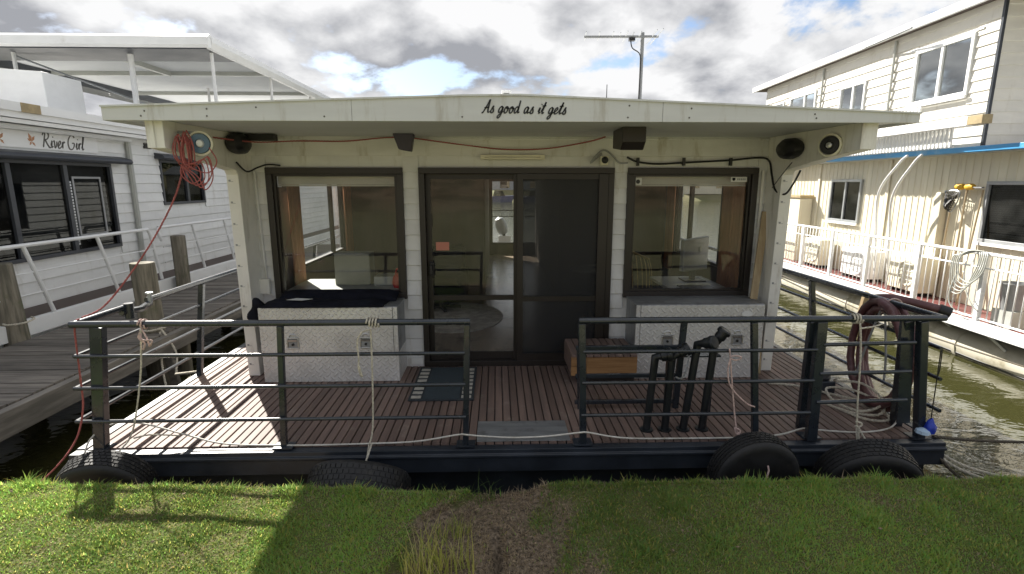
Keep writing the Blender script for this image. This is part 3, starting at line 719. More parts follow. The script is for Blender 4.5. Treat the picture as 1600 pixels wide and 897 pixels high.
WIN_L = (-2.258, -.925, .735, 2.053); WIN_R = (1.309, 2.628, .735, 2.053); DOOR = (-.77, 1.174, -.002, 2.053)
def cabin():
    b = MB(); wall_with_holes(b, 'x', YW+.018, YW+.09, CL, CR, -.02, 2.36, [WIN_L, WIN_R, DOOR])
    wl = b.build('front_wall', M['cream'], hb)
    clad(wl, YW+.014, CL, CR, 0.0, 2.345, .155, [WIN_L, WIN_R, DOOR], M['cream'], 'x')
    # narrow cover strips beside the openings and in the corners
    for x in (CL+.02, CR-.02):
        MB().box(x-.02, x+.02, YW-.016, YW-.003, 0, 2.0).build('corner_strip', M['cream'], wl)
    # side walls with windows; the left slit is added to pass a sun patch
    lw = MB(); wall_with_holes(lw, 'y', CL, CL+.07, YW+.092, YB, -.02, 2.40, [(5.80, 5.98, 1.86, 2.2), (6.15, 8.3, .88, 1.93), (9.4, 11.6, .95, 1.9)])
    lwo = lw.build('side_wall', M['cream'], hb)
    rw = MB(); wall_with_holes(rw, 'y', CR-.07, CR, YW+.092, YB, -.02, 2.40, [(6.1, 7.95, .88, 1.93), (9.2, 11.4, .95, 1.9)])
    rwo = rw.build('side_wall', M['cream'], hb)
    clad(lwo, CL-.004, YW+.1, YB, 0, 2.38, .155, [(5.80, 5.98, 1.86, 2.2), (6.15, 8.3, .88, 1.93), (9.4, 11.6, .95, 1.9)], M['cream'], '-x')
    clad(rwo, CR+.004, YW+.1, YB, 0, 2.38, .155, [(6.1, 7.95, .88, 1.93), (9.2, 11.4, .95, 1.9)], M['cream'], '+x')
    bw = MB(); wall_with_holes(bw, 'x', YB, YB+.07, CL, CR, -.02, 2.4, [(-.16, 1.35, .30, 2.0)])
    bw.build('back_wall', M['intwall'], hb)
    def sidewin(x, y0, y1, z0, z1, mull):
        f = MB(); rect_frame(f, 'y', x-.03, x+.03, y0, y1, z0, z1, .035)
        for q in mull: f.box(x-.026, x+.026, q-.03, q+.03, z0+.036, z1-.036)
        fo = f.build('side_window', M['brown'], hb)
        MB().box(x-.003, x+.003, y0+.03, y1-.03, z0+.03, z1-.03).build('pane', M['glass'], fo)
    sidewin(CL+.035, 6.15, 8.3, .88, 1.93, (7.78,)); sidewin(CL+.035, 9.4, 11.6, .95, 1.9, (10.5,))
    sidewin(CR-.035, 6.1, 7.95, .88, 1.93, (6.38, 7.45)); sidewin(CR-.035, 9.2, 11.4, .95, 1.9, (10.3,))
    # back door
    f = MB(); rect_frame(f, 'x', YB-.01, YB+.08, -.16, 1.35, .30, 2.0, .05); f.box(.60, .69, YB-.02, YB+.07, .351, 1.949)
    fo = f.build('back_door', M['brown'], hb); MB().box(-.11, 1.30, YB+.03, YB+.036, .35, 1.95).build('pane', M['glass'], fo)
    # interior
    MB().box(CL+.07, CR-.07, YW+.1, YB, -.03, .028).build('cabin_floor', M['intfloor'], hb)
    MB().box(CL+.07, CR-.07, YW+.1, YB, 2.30, 2.34).build('cabin_ceiling', M['intceil'], hb)
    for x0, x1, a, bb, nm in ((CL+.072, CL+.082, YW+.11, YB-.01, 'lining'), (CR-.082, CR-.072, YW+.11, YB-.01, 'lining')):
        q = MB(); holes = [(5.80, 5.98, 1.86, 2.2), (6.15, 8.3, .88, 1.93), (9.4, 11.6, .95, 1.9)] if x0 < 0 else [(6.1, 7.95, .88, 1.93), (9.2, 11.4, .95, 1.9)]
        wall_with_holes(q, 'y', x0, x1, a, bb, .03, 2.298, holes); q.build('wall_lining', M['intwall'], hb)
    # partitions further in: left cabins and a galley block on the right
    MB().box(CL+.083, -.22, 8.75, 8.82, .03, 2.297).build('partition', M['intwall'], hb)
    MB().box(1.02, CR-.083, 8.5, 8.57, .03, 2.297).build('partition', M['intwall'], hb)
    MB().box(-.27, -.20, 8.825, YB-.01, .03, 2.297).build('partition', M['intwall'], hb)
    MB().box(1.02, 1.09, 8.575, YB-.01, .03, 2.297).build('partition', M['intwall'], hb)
    # curtains: pleated strips
    def curtain(x, y0, y1, z0, z1):
        n = 26; pts = [(x+.022*math.sin(i*1.9), y0+(y1-y0)*i/n) for i in range(n+1)]; b = MB()
        for (p, q) in zip(pts[:-1], pts[1:]): pass
        vs = [(p[0], p[1], z) for z in (z0, z1) for p in pts]; b.add(vs, [(i, i+1, n+2+i, n+1+i) for i in range(n)])
        o = b.build('curtain', M['curtain'], hb, smooth=True, auto=False); md = o.modifiers.new('cloth', 'SOLIDIFY'); md.thickness = .004
    curtain(CL+.13, 5.99, 6.32, .55, 2.1); curtain(CL+.13, 8.15, 8.5, .55, 2.1)
    curtain(CR-.13, 5.55, 6.16, .55, 2.1); curtain(CR-.13, 7.9, 8.2, .6, 2.1)
cabin()

def front_window(w, rollup):
    x0, x1, z0, z1 = w
    f = MB(); rect_frame(f, 'x', YW-.03, YW+.088, x0, x1, z0, z1, .062)
    fo = f.build('window', M['brown'], hb, bevel=.004)
    g = MB(); rect_frame(g, 'x', YW-.002, YW+.05, x0+.063, x1-.063, z0+.063, z1-.063, .022); g.build('sash', M['brown'], fo)
    MB().box(x0+.075, x1-.075, YW+.03, YW+.036, z0+.075, z1-.075).build('pane', M['glass'], fo)
    bl = MB(); bl.box(x0+.07, x1-.07, YW+.10, YW+.145, z1-.165, z1-.062); bl.box(x0+.07, x1-.07, YW+.096, YW+.15, z1-.181, z1-.168)
    bl.build('rolled_blind', M['bench'], fo)
    return fo
wfl = front_window(WIN_L, 1); wfr = front_window(WIN_R, 1)
def stickers():
    # notices inside the head of the right window, and on the sliding door
    def sticker(par, x0, x1, z0, z1, y, m):
        return MB().box(x0, x1, y-.001, y+.001, z0, z1).build('sticker', m, par)
    a = sticker(wfr, 1.388, 1.462, 1.885, 1.955, YW+.026, M['paper'])
    MB().lathe([(0, -.001), (.021, -.001), (.021, .001), (0, .001)], (1.425, YW+.0235, 1.918), 'y', 14).build('badge', M['decal'], a)
    b_ = sticker(wfr, 2.37, 2.535, 1.915, 1.965, YW+.026, M['paper'])
    MB().prism([(2.385, 1.956), (2.415, 1.956), (2.415, 1.936), (2.40, 1.924), (2.385, 1.936)], 'y', YW+.0225, YW+.0245).build('badge', M['navycloth'], b_)
    t = MB()
    for k in range(5): t.box(2.435+.018*k, 2.447+.018*k, YW+.0225, YW+.0245, 1.932, 1.95)
    t.build('print', M['grey'], b_)
stickers()

def sliding_door():
    x0, x1, z0, z1 = DOOR
    f = MB(); rect_frame(f, 'x', YW-.034, YW+.095, x0, x1, z0+.004, z1, .058)
    fo = f.build('sliding_door', M['brown'], hb, bevel=.003)
    def leaf(name, a0, a1, y, pane, rail=.045):
        g = MB(); zb, zt = z0+.063, z1-.062
        g.box(a0, a0+rail, y-.016, y+.016, zb, zt); g.box(a1-rail, a1, y-.016, y+.016, zb, zt)
        g.box(a0+rail, a1-rail, y-.014, y+.014, zb, zb+.075); g.box(a0+rail, a1-rail, y-.014, y+.014, zt-.05, zt)
        g.box(a0+rail, a1-rail, y-.014, y+.014, .70, .752)
        lo = g.build(name, M['brown'], fo)
        MB().box(a0+rail-.005, a1-rail+.005, y-.002, y+.002, zb+.07, zt-.045).build('pane', M[pane], fo)
        return lo
    leaf('glass_leaf', x0+.06, .235, YW+.066, 'glass')
    leaf('fixed_leaf', .17, x1-.06, YW+.026, 'glass')
    leaf('screen_leaf', .205, x1-.062, YW-.014, 'screen', .06)
    h = MB(); h.box(-.692, -.645, YW+.0, YW+.05, .96, 1.11); h.box(-.684, -.655, YW-.045, YW, .985, 1.085)
    h.build('handle', M['black'], fo, bevel=.008)
    c = MB(); c.box(-.70, -.655, YW+.042, YW+.0495, 1.47, 1.60); c.build('latch_plate', M['brown'], fo)
    s = MB().box(-.625, -.49, YW+.060, YW+.0625, 1.225, 1.31).build('sticker', mat('red_notice', (.55, .22, .16), .6), fo)
    MB().box(1.02, 1.112, YW-.048, YW-.035, .06, 1.99).build('cover_board', M['brown'], fo)
    # small white and red exit-number plate beside the sill
    p = MB().box(-.905, -.78, YW-.022, YW-.016, .03, .095).build('plate', M['paper'], hb)
sliding_door()

def roof():
    yf = 3.90; xl, xr, xc = -2.75, 3.09, .07
    zt = lambda x: 2.516-(.092 if x < xc else .118)*abs(x-xc)/(xc-xl if x < xc else xr-xc)
    top = [(x, zt(x)) for x in np.linspace(xl, xr, 15)]
    r = MB(); poly = [(p[0], p[1]-.004) for p in top]+[(xr, 2.40), (xl, 2.40)]
    r.prism([(float(a), float(b)) for a, b in poly], 'y', yf+.03, YB+1.1)
    ro = r.build('roof', M['roof'], hb)
    MB().box(xl+.02, xr-.02, yf+.03, YW+.018, 2.350, 2.398).build('soffit', M['soffit'], ro)
    MB().box(xl+.02, CL, YW+.02, YB+1.05, 2.355, 2.398).build('soffit', M['soffit'], ro)
    MB().box(CR, xr-.02, YW+.02, YB+1.05, 2.355, 2.398).build('soffit', M['soffit'], ro)
    # fascia in three sheets, split at the joints seen in the photo
    for a, b_ in ((xl, -1.02), (-1.018, 1.195), (1.197, xr)):
        xs = np.linspace(a, b_, 6)
        poly = [(float(x), 2.334) for x in xs]+[(float(x), float(zt(x))) for x in xs[::-1]]
        MB().prism(poly, 'y', yf, yf+.027).build('fascia', M['fascia'], ro, bevel=.003)
    MB().box(xl-.002, xl+.025, yf+.03, YB+1.1, 2.334, zt(xl)+.004).build('side_fascia', M['fascia'], ro)
    MB().box(xr-.025, xr+.002, yf+.03, YB+1.1, 2.334, zt(xr)+.004).build('side_fascia', M['fascia'], ro)
    lip = MB()
    for x0, x1 in zip(np.linspace(xl, xr, 15)[:-1], np.linspace(xl, xr, 15)[1:]):
        lip.beam((x0, yf+.01, zt(x0)+.004), (x1, yf+.01, zt(x1)+.004), .045, .012)
    lip.build('roof_lip', M['fascia'], ro)
    sc = MB()
    for i in range(13):
        x = xl+.2+i*.45+rnd.uniform(-.1, .1)
        for z in (2.365, zt(x)-.035):
            if rnd.random() < .45 and not -.2 < x < .7: sc.lathe([(.0065, -.002), (.005, -.004), (0, -.005)], (x+rnd.uniform(-.03, .03), yf, z), 'y', 8)
    sc.build('screw_heads', M['decal2'], ro)
    me = lettering('As good as it gets', .60, slant=.22, nib=.062, depth=.0025)
    me.v = [(v[0]-.10, yf-.0035+v[2], v[1]*1.0+2.394) for v in me.v]
    me.v = [(v[0], v[1], v[2]-.012*(v[0]/.66)) for v in me.v]
    me.build('lettering', M['decal'], ro)
    # wing walls that carry the overhang
    for s, x0, x1 in ((-1, CL-.05, CL+.06), (1, CR-.08, CR+.03)):
        poly = [(YW+.012, 2.349), (3.98, 2.349), (3.98, 2.15), (4.55, 2.085), (5.0, 2.02), (5.03, 1.98), (5.045, 1.2), (5.08, .0), (YW+.012, .0)]
        w = MB().prism(poly, 'x', x0, x1).build('wing_wall', M['trim'], hb, bevel=.004)
        n_ = MB()
        for k in range(10):
            z = .12+k*.2
            yy = 5.08-.035*min(1, z/1.2)-(.015*(z-1.2)/.78 if z > 1.2 else 0)
            n_.box(x0+.018, x0+.036, yy-.003, yy+.01, z, z+.014)
            n_.box(x0+.02, x0+.06, yy-.003, yy+.01, z-.004, z-.001)
        n_.build('board_ends', M['grey'], w)
        MB().box(x0-.004, x0+.05 if s < 0 else x1+.004, 3.965, 3.979, 2.152, 2.345).build('end_block', M['trim'], w)
roof()

# fixed fittings on the front of the cabin
def fittings():
    # batten light over the door
    b = MB(); b.box(-.155, .475, YW-.075, YW-.012, 2.128, 2.175)
    o = b.build('batten_light', M['beige'], hb, bevel=.006)
    MB().lathe([(0, 0), (.013, 0), (.013, .54), (0, .54)], (-.11, YW-.085, 2.14), 'x', 10).build('tube', M['beige'], o, smooth=True)
    # camera-like floodlight right of it
    b = MB(); b.box(1.02, 1.10, YW-.07, YW-.012, 2.075, 2.165); o = b.build('sensor_light', M['beige'], hb, bevel=.01)
    MB().lathe([(.03, 0), (.034, -.02), (.02, -.03), (0, -.033)], (1.06, YW-.07, 2.125), 'y', 14).build('lens', M['black'], o, smooth=True)
    # speakers hung inside the wing walls
    for s, x, y, z in ((-1, CL+.063, 4.98, 2.255), (1, CR-.083, 4.84, 2.21)):
        prof = [(.012, 0), (.082, 0), (.094, .03), (.09, .09), (.06, .125), (.0, .13)]
        ax = (Vector((0, 1, 0)), Vector((0, 0, 1)), Vector((-s, 0, 0)))
        bb = MB().lathe(prof, (x, y, z), ax, 18); bb.v = [(v[0], y+(v[1]-y)*1.75, v[2]) for v in bb.v]
        bb.build('speaker', M['black'], hb, smooth=True)
    # square carriage block and purple-grey box, long black bar under the soffit
    MB().prism([(4.35, 2.349), (4.72, 2.349), (4.72, 2.20), (4.42, 2.17), (4.35, 2.23)], 'x', 1.02, 1.21).build('beam_end', M['brown'], hb, bevel=.006)
    MB().prism([(-.95, 2.349), (-.76, 2.349), (-.79, 2.19), (-.9, 2.21)], 'y', 5.0, 5.12).build('motion_sensor', mat('dull_violet_plastic', (.05, .045, .075), .5), hb, bevel=.008)
    MB().box(-2.30, -2.02, 5.02, 5.09, 2.285, 2.345).build('light_bar', M['black'], hb, bevel=.008)
    # round spot lamps fixed to the wing walls
    for s, x, m1, m2 in ((-1, -2.20, 'ringblue', 'paper'), (1, 2.665, 'black', 'steel')):
        y = 4.10 if s < 0 else 4.25
        ax = (Vector((0, 0, 1)), Vector((1, .12, 0)).normalized(), Vector((.12, -1, 0)).normalized())
        if s > 0: ax = (Vector((0, 0, 1)), Vector((-.55, .83, 0)).normalized(), Vector((-.83, -.55, 0)).normalized())
        c = (x, y, 2.192 if s < 0 else 2.2)
        o = MB().lathe([(.0, -.07), (.06, -.07), (.088, -.02), (.09, .012), (.078, .018), (.074, .004), (.0, .004)], c, ax, 26).build('spot_lamp', M['beige'], hb, smooth=True)
        q = Vector(c)+ax[2]*.006
        if s < 0: MB().beam((-2.388, 4.16, 2.28), (-2.22, 4.14, 2.27), .02, .02).build('arm', M['grey'], o)
        MB().lathe([(.03, 0), (.073, 0), (.07, .014), (.034, .016)], q, ax, 24, closed=True).build('reflector_ring', M[m1], o, smooth=True)
        MB().lathe([(0, .002), (.031, .002), (.022, .02), (0, .024)], q, ax, 20).build('bulb', M[m2], o, smooth=True)
    # switch box low on the left
    MB().box(-2.405, -2.30, YW-.06, YW-.012, .80, .955).build('switch_box', M['trim'], hb, bevel=.006)
    # conduit up the left wall
    tubeobj('conduit', [(-2.335, YW-.02, .955), (-2.35, YW-.02, 1.5), (-2.36, YW-.02, 2.02)], .011, M['cream'], hb, sm=0)
    # black cables clipped to the wall
    tubeobj('cable', [(1.04, YW-.03, 2.19), (.93, YW-.04, 2.10), (1.0, YW-.05, 2.19), (1.07, YW-.03, 2.22), (1.15, YW-.05, 2.16), (1.22, YW-.03, 2.10), (1.3, YW-.03, 2.10)], .009, M['grey'], hb)
    tubeobj('cable', [(1.29, YW-.03, 2.155), (1.40, YW-.03, 2.11), (1.6, YW-.03, 2.09), (1.9, YW-.03, 2.105), (2.3, YW-.035, 2.125), (2.6, YW-.04, 2.15), (2.70, YW-.06, 2.12), (2.71, 5.2, 1.98), (2.715, 5.12, 1.84), (2.76, 5.02, 1.80), (2.80, 4.96, 1.9), (2.82, 4.9, 2.02)], .0095, M['black'], hb)
    tubeobj('cable', [(-2.37, 4.98, 2.09), (-2.34, 5.1, 2.01), (-2.30, 5.24, 2.05), (-2.22, YW-.03, 2.08), (-2.1, YW-.03, 2.072)], .008, M['black'], hb)
    for x in (1.40, 1.86, 2.33): MB().box(x-.012, x+.012, YW-.044, YW-.012, 2.072, 2.15).build('cable_clip', M['black'], hb)
    tubeobj('bare_wire', [(2.62, 5.0, 1.86), (2.70, 4.9, 2.05), (2.74, 4.86, 2.12)], .004, M['black'], hb)
    # white trim strips on the right
    MB().box(2.66, 2.685, YW-.03, YW-.014, .74, 2.03).build('trim_strip', M['trim'], hb)
fittings()

# roof fittings
def roof_things():
    t = thing('tv_antenna', 'silver television aerial with a long boom on a mast above the white fascia', 'antenna', (1.55, 5.9, 2.5))
    x, y = 1.55, 5.9
    MB().lathe([(0, 0), (.02, 0), (.02, .97), (0, .97)], (x, y, 2.49), 'z', 10).build('mast', M['grey'], t, smooth=True)
    MB().box(x-.05, x+.045, y-.05, y-.021, 2.60, 2.72).build('splitter_box', M['grey'], t, bevel=.005)
    bo = MB().beam((.925, y-.03, 3.405), (1.71, y-.03, 3.415), .022, .022).build('boom', M['grey'], t)
    for k, px in enumerate((.94, 1.08, 1.22, 1.30, 1.36, 1.43, 1.50, 1.64, 1.69)):
        L_ = (.17, .17, .18, .14, .2, .16, .2, .26, .3)[k]
        MB().beam((px-.02, y-.03-L_, 3.412), (px+.02, y-.03+L_, 3.412), .008, .008).build('element', M['greywhite'], t)
    MB().box(1.40, 1.46, y-.055, y-.005, 3.37, 3.40).build('balun', M['black'], t)
    tubeobj('lead', [(1.42, y-.03, 3.37), (1.44, y-.03, 3.3), (1.52, y-.03, 3.24), (1.535, y-.02, 3.1), (1.53, y-.025, 2.72)], .006, M['black'], t)
    t = thing('whip_aerial', 'short thin whip aerial standing on the roof left of the television aerial', 'aerial', (1.19, 5.9, 2.48))
    MB().lathe([(0, 0), (.006, 0), (.004, .46), (0, .46)], (1.19, 5.9, 2.48), 'z', 6).build('rod', M['black'], t)
    MB().lathe([(0, 0), (.025, 0), (.02, .03), (0, .03)], (1.19, 5.9, 2.478), 'z', 10).build('base', M['black'], t)
    for nm, lab, x0, x1, z in (('solar_panel', 'thin dark solar panel edge on the roof left of the lettering', -1.22, -.25, 2.555), ('solar_panel', 'thin dark solar panel edge on the roof beneath the television aerial', .82, 1.5, 2.50)):
        t = thing(nm, lab, 'solar panel', ((x0+x1)/2, 5.3, 2.47), 'solar panels on the houseboat roof')
        MB().box(x0, x1, 4.9, 6.1, z+.01, z+.04).build('panel', M['navy'], t)
        fr = MB()
        for q in (x0+.1, x1-.1): fr.box(q-.015, q+.015, 4.95, 6.0, 2.46, z+.009)
        fr.build('bracket', M['grey'], t)
    t = thing('roof_vent', 'small white cowl vent on the roof crest above the lettering', 'vent', (.085, 4.6, 2.5))
    MB().box(.045, .125, 4.55, 4.65, 2.50, 2.655).build('body', M['white'], t, bevel=.008); MB().box(.062, .108, 4.543, 4.549, 2.61, 2.628).build('slot', M['black'], t)
roof_things()

# ------------------------------------------------------------------ railings of the houseboat
ZR = (.952, .722, .487, .237)
def pole(par, p, q, w, d, m='railpaint', name='post'):
    return MB().beam(p, q, w, d, (0, 1, 0)).build(name, M[m], par, bevel=.006)
def bar(par, p, q, t=.027): return MB().tube([p, q], t/2, 10).build('rail', M['railpaint'], par, smooth=True)
def rails():
    y = 3.56
    # left front
    L_ = MB().tube([(-2.925, y, ZR[0]), (-.19, y, ZR[0])], .0235, 12).build('railing', M['railpaint'], hb, smooth=True)
    for z, xl in zip(ZR[1:], (-2.935, -2.975, -3.0)): bar(L_, (xl, y, z), (-.232, y, z))
    pole(L_, (-2.90, 3.62, 0), (-2.765, 3.59, .93), .085, .06)
    pole(L_, (-1.572, 3.605, 0), (-1.512, 3.575, .93), .042, .04)
    pole(L_, (-.238, 3.58, 0), (-.212, 3.575, .93), .042, .04)
    for (x, yy) in ((-2.90, 3.63), (-1.572, 3.61), (-.238, 3.60)): MB().box(x-.07, x+.07, yy-.05, yy+.05, .0005, .009).build('foot_plate', M['navy'], L_)
    # right front
    R_ = MB().tube([(.575, y, ZR[0]), (3.22, y, ZR[0])], .0235, 12).build('railing', M['railpaint'], hb, smooth=True)
    for z in ZR[1:]: bar(R_, (.61, y, z), (2.31, y, z))
    for z in (.758, .537, .315): bar(R_, (2.35, y+.005, z), (3.03, y+.005, z+.012), .03)
    pole(R_, (.632, 3.58, 0), (.598, 3.575, .93), .05, .045)
    pole(R_, (1.93, 3.585, 0), (1.835, 3.575, .93), .045, .04)
    pole(R_, (2.365, 3.60, 0), (2.325, 3.575, .93), .075, .05)
    pole(R_, (2.396, 3.79, 0), (2.285, 3.61, .925), .06, .05, name='stay')
    pole(R_, (3.21, 3.61, 0), (3.065, 3.575, .93), .06, .06)
    pole(R_, (3.19, 3.82, 0), (2.99, 3.62, .925), .07, .06, name='stay')
    MB().prism([(2.94, .93), (3.035, .93), (3.12, .12), (3.02, .12)], 'y', 3.605, 3.617).build('gusset_plate', M['railpaint'], R_)
    for (x, yy) in ((.632, 3.60), (1.93, 3.605), (2.38, 3.65), (3.21, 3.62)): MB().box(x-.07, x+.07, yy-.05, yy+.06, .0005, .009).build('foot_plate', M['navy'], R_)
    # sides, running aft along the walkways
    for s, xt in ((-1, -2.905), (1, 3.20)):
        xo = lambda z: xt+s*(ZR[0]-z)*.13
        if s < 0:
            T = MB().tube([(xt, y, ZR[0]), (xt, 4.08, ZR[0])], .024, 10).tube([(xt+.0, 4.33, ZR[0]), (xt, 13.5, ZR[0])], .024, 10)
        else: T = MB().tube([(xt, y, ZR[0]), (xt, 13.5, ZR[0])], .024, 10)
        T_ = T.build('railing', M['railpaint'], hb, smooth=True)
        if s < 0:
            MB().tube([(xt, 4.02, ZR[0]-.03), (xt+.03, 4.2, ZR[0]-.045), (xt, 4.36, ZR[0]-.03)], .026, 8).build('hinge', M['railpaint'], T_, smooth=True)
            MB().lathe([(0, 0), (.034, 0), (.034, .12), (0, .12)], (xt+.02, 4.08, ZR[0]-.09), 'z', 12).build('sleeve', M['railpaint'], T_, smooth=True)
            MB().lathe([(.017, 0), (.017, .07), (.028, .07), (.028, .085), (0, .09)], (xt+.02, 4.34, ZR[0]-.02), 'z', 10).build('bolt', M['greywhite'], T_, smooth=True)
        for z in ZR[1:]:
            MB().tube([(xo(z), y, z), (xo(z), 13.5, z)], .015, 8).build('rail', M['railpaint'], T_, smooth=True)
        for k in range(6):
            yy = 5.15+1.65*k
            pole(T_, (xo(0)-s*.0, yy, -.01), (xt, yy, ZR[0]-.02), .05, .05)
rails()

# ------------------------------------------------------------------ things on the deck
def toolbox(x0, x1, label, lid_side):
    y0, y1, h = 4.89, YW-.02, .745
    t = thing('toolbox', label, 'toolbox', ((x0+x1)/2, (y0+y1)/2, .001), 'checker plate toolboxes on the deck')
    MB().box(x0, x1, y0, y1, .001, .285).build('body', M['checker'], t, bevel=.004)
    MB().box(x0+.005, x1-.005, y0+.012, y1, .2855, h-.012).build('cabinet', M['alusheet'], t)
    gap = .045
    fx0, fx1 = (x0, x1-gap) if lid_side < 0 else (x0+gap, x1)
    MB().box(fx0, fx1, y0-.012, y0+.011, .292, h).build('front_door', M['checker'], t, bevel=.004)
    rx = (fx1+.004, x1) if lid_side < 0 else (x0, fx0-.004)
    MB().box(rx[0], rx[1], y0-.006, y0+.011, .292, h).build('hinge_strip', M['checker'], t, bevel=.002)
    MB().box(x0-.004, x1+.004, y0+.0125, y1+.004, h-.0115, h+.004).build('lid', M['alusheet'], t, bevel=.003)
    for f in (.235, .765) if lid_side < 0 else (.25, .80):
        cx = x0+(x1-x0)*f; z = .40
        la = MB(); rect_frame(la, 'x', y0-.024, y0-.0125, cx-.058, cx+.058, z-.058, z+.058, .014)
        lo = la.build('latch', M['steel'], t, bevel=.005)
        MB().box(cx-.043, cx+.043, y0-.016, y0-.0128, z-.043, z+.043).build('recess', M['grey'], lo)
        MB().prism([(y0-.03, z+.035), (y0-.017, z+.038), (y0-.017, z+.018), (y0-.027, z+.02)], 'x', cx-.04, cx+.04).build('paddle', M['steel'], lo)
        MB().lathe([(0, 0), (.012, 0), (.012, -.012), (0, -.014)], (cx, y0-.016, z-.012), 'y', 12).build('keyhole', M['black'], lo)
        MB().tube(catmull([(cx-.03, y0-.016, z+.06), (cx-.02, y0-.016, z+.085), (cx+.02, y0-.016, z+.085), (cx+.03, y0-.016, z+.06)], 4), .006, 6).build('loop', M['steel'], lo, smooth=True)
    return t
toolbox(-2.262, -.955, 'aluminium checker plate toolbox under the left window, covered by a dark folded cloth', -1)
tr_ = toolbox(1.345, 2.60, 'aluminium checker plate toolbox with bare top under the right window', 1)
MB().lathe([(0, 0), (.055, 0), (.055, -.004), (0, -.004)], (2.43, 4.877, .655), (Vector((1, 0, 0)), Vector((0, 0, .55)), Vector((0, 1, 0))), 20).build('oval_sticker', M['paper'], tr_)

def cloth_pad():
    t = thing('folded_cover', 'dark navy folded cover laid along the left toolbox lid against the window', 'cover', (-1.6, 5.1, .75))
    def slab(x0, x1, y0, y1, zf, th, sd):
        n, k = 26, 7; vs = []; fs = []
        for j in range(k+1):
            for i in range(n+1):
                x = x0+(x1-x0)*i/n; y = y0+(y1-y0)*j/k; e = min(i, n-i, 2*j, 2*(k-j)); r = min(1, .35+.25*e)
                vs.append((x+.012*mnoise.noise((x*3, j*.6, sd)), y+.01*mnoise.noise((x*4, sd, j)), zf(y)+th*r+.012*mnoise.noise((x*5, y*8, sd))))
        m0 = len(vs); vs += [(v[0], v[1], zf(v[1])) for v in vs]
        fs = [(j*(n+1)+i, j*(n+1)+i+1, (j+1)*(n+1)+i+1, (j+1)*(n+1)+i) for j in range(k) for i in range(n)]
        fs += [tuple(m0+q for q in f[::-1]) for f in fs]
        ring = list(range(n+1))+[(n+1)*j+n for j in range(1, k+1)]+[(n+1)*k+i for i in range(n-1, -1, -1)]+[(n+1)*j for j in range(k-1, 0, -1)]
        fs += [(ring[i], m0+ring[i], m0+ring[(i+1) % len(ring)], ring[(i+1) % len(ring)]) for i in range(len(ring))]
        return MB().add(vs, fs)
    slab(-2.24, -1.08, 4.86, 5.13, lambda y: .751, .045, 1.3).build('lower_fold', M['navycloth'], t, smooth=True)
    slab(-2.16, -1.0, 5.10, 5.285, lambda y: .755+(y-5.10)*.28, .06, 4.7).build('upper_fold', M['navycloth'], t, smooth=True)
    p = MB().add([(-2.01, 4.94, .812), (-1.85, 4.90, .814), (-1.77, 4.965, .814), (-1.94, 5.01, .813)], [(0, 1, 2, 3)]).build('paper_slip', M['paper'], None)
    tag(p, 'small white paper slip lying on the dark folded cover', 'paper')
    md = p.modifiers.new('t', 'SOLIDIFY'); md.thickness = .002
    c = MB()
    vs = catmull([(-2.33, 4.95, .62), (-2.30, 4.92, .74), (-2.25, 4.95, .80)], 5)
    o = MB().tube(vs, [.05+.02*math.sin(i) for i in range(len(vs))], 10).build('rag', M['navycloth'], None, smooth=True)
    tag(o, 'crumpled dark blue rag hanging off the left end of the left toolbox', 'rag')
cloth_pad()

def doormat():
    t = thing('doormat', 'charcoal doormat with pale block stripes down its sides, before the glass door', 'doormat', (-.47, 4.87, .002))
    x0, x1, y0, y1 = -.80, -.215, 4.39, 5.24
    MB().box(x0, x1, y0, y1, .002, .014).build('base', M['mat'], t, bevel=.004)
    MB().box(x0+.13, x1-.13, y0+.02, y1-.02, .0145, .018).build('pile', mat('doormat_pile', (.035, .05, .06), .95, var=.25, scale=(80, 80, 80), bump=.003), t)
    for k in range(8):
        for a in (x0+.022, x1-.112):
            y = y0+.035+k*.1
            MB().box(a, a+.088, y, y+.055, .0145, .0185).build('block', M['matpale'], t)
doormat()
def deck_plate():
    o = MB().box(-.16, .545, 3.63, 3.965, .002, .008).build('deck_plate', M['alusheet'], None, bevel=.002)
    tag(o, 'bare grey aluminium plate lying on the deck in the gateway', 'metal plate')
deck_plate()
def step_box():
    t = thing('step', 'wooden step box with orange pine front beside the right toolbox', 'step', (1.0, 4.95, .001))
    x0, x1, y0, y1 = .70, 1.33, 4.72, 5.25
    MB().box(x0+.15, x1, y0, y0+.022, .12, .285).build('front_board', M['pine'], t, bevel=.002)
    MB().box(x0, x0+.148, y0+.0, y0+.022, .10, .19).build('end_block', M['pine'], t, bevel=.002)
    MB().box(x0, x0+.148, y0+.0, y0+.022, .193, .285).build('end_block', M['pine'], t, bevel=.002)
    MB().box(x0, x0+.022, y0+.023, y1, .10, .285).build('side_board', M['deckwood'], t)
    for k in range(9):
        x = x0+.004+k*.07
        MB().box(x, x+.062, y0-.012, y1, .287, .309).build('tread_board', M['deckwood'], t, bevel=.002)
    f = MB(); f.box(x0+.16, x1-.01, y0+.05, y1-.02, .002, .10); f.build('base', M['brown'], t)
step_box()

def gate_panel():
    t = thing('folded_gate', 'low dark gate panel folded open behind the right front railing', 'gate', (1.1, 4.2, .001))
    MB().beam((1.53, 4.2, .0), (1.565, 4.2, .80), .05, .04).build('post', M['railpaint'], t, bevel=.005)
    MB().beam((.70, 4.2, .0), (.68, 4.2, .56), .03, .03).build('post', M['railpaint'], t, bevel=.005)
    for z in (.545, .295, .06): MB().beam((.66, 4.205, z), (1.55, 4.205, z), .03, .035).build('rail', M['railpaint'], t, bevel=.004)
    MB().box(1.36, 1.8, 3.98, 4.14, .528, .54).build('shelf', M['railpaint'], t)
    for x in (1.40, 1.76): MB().beam((x, 4.06, 0), (x, 4.06, .527), .03, .03).build('leg', M['railpaint'], t)
gate_panel()

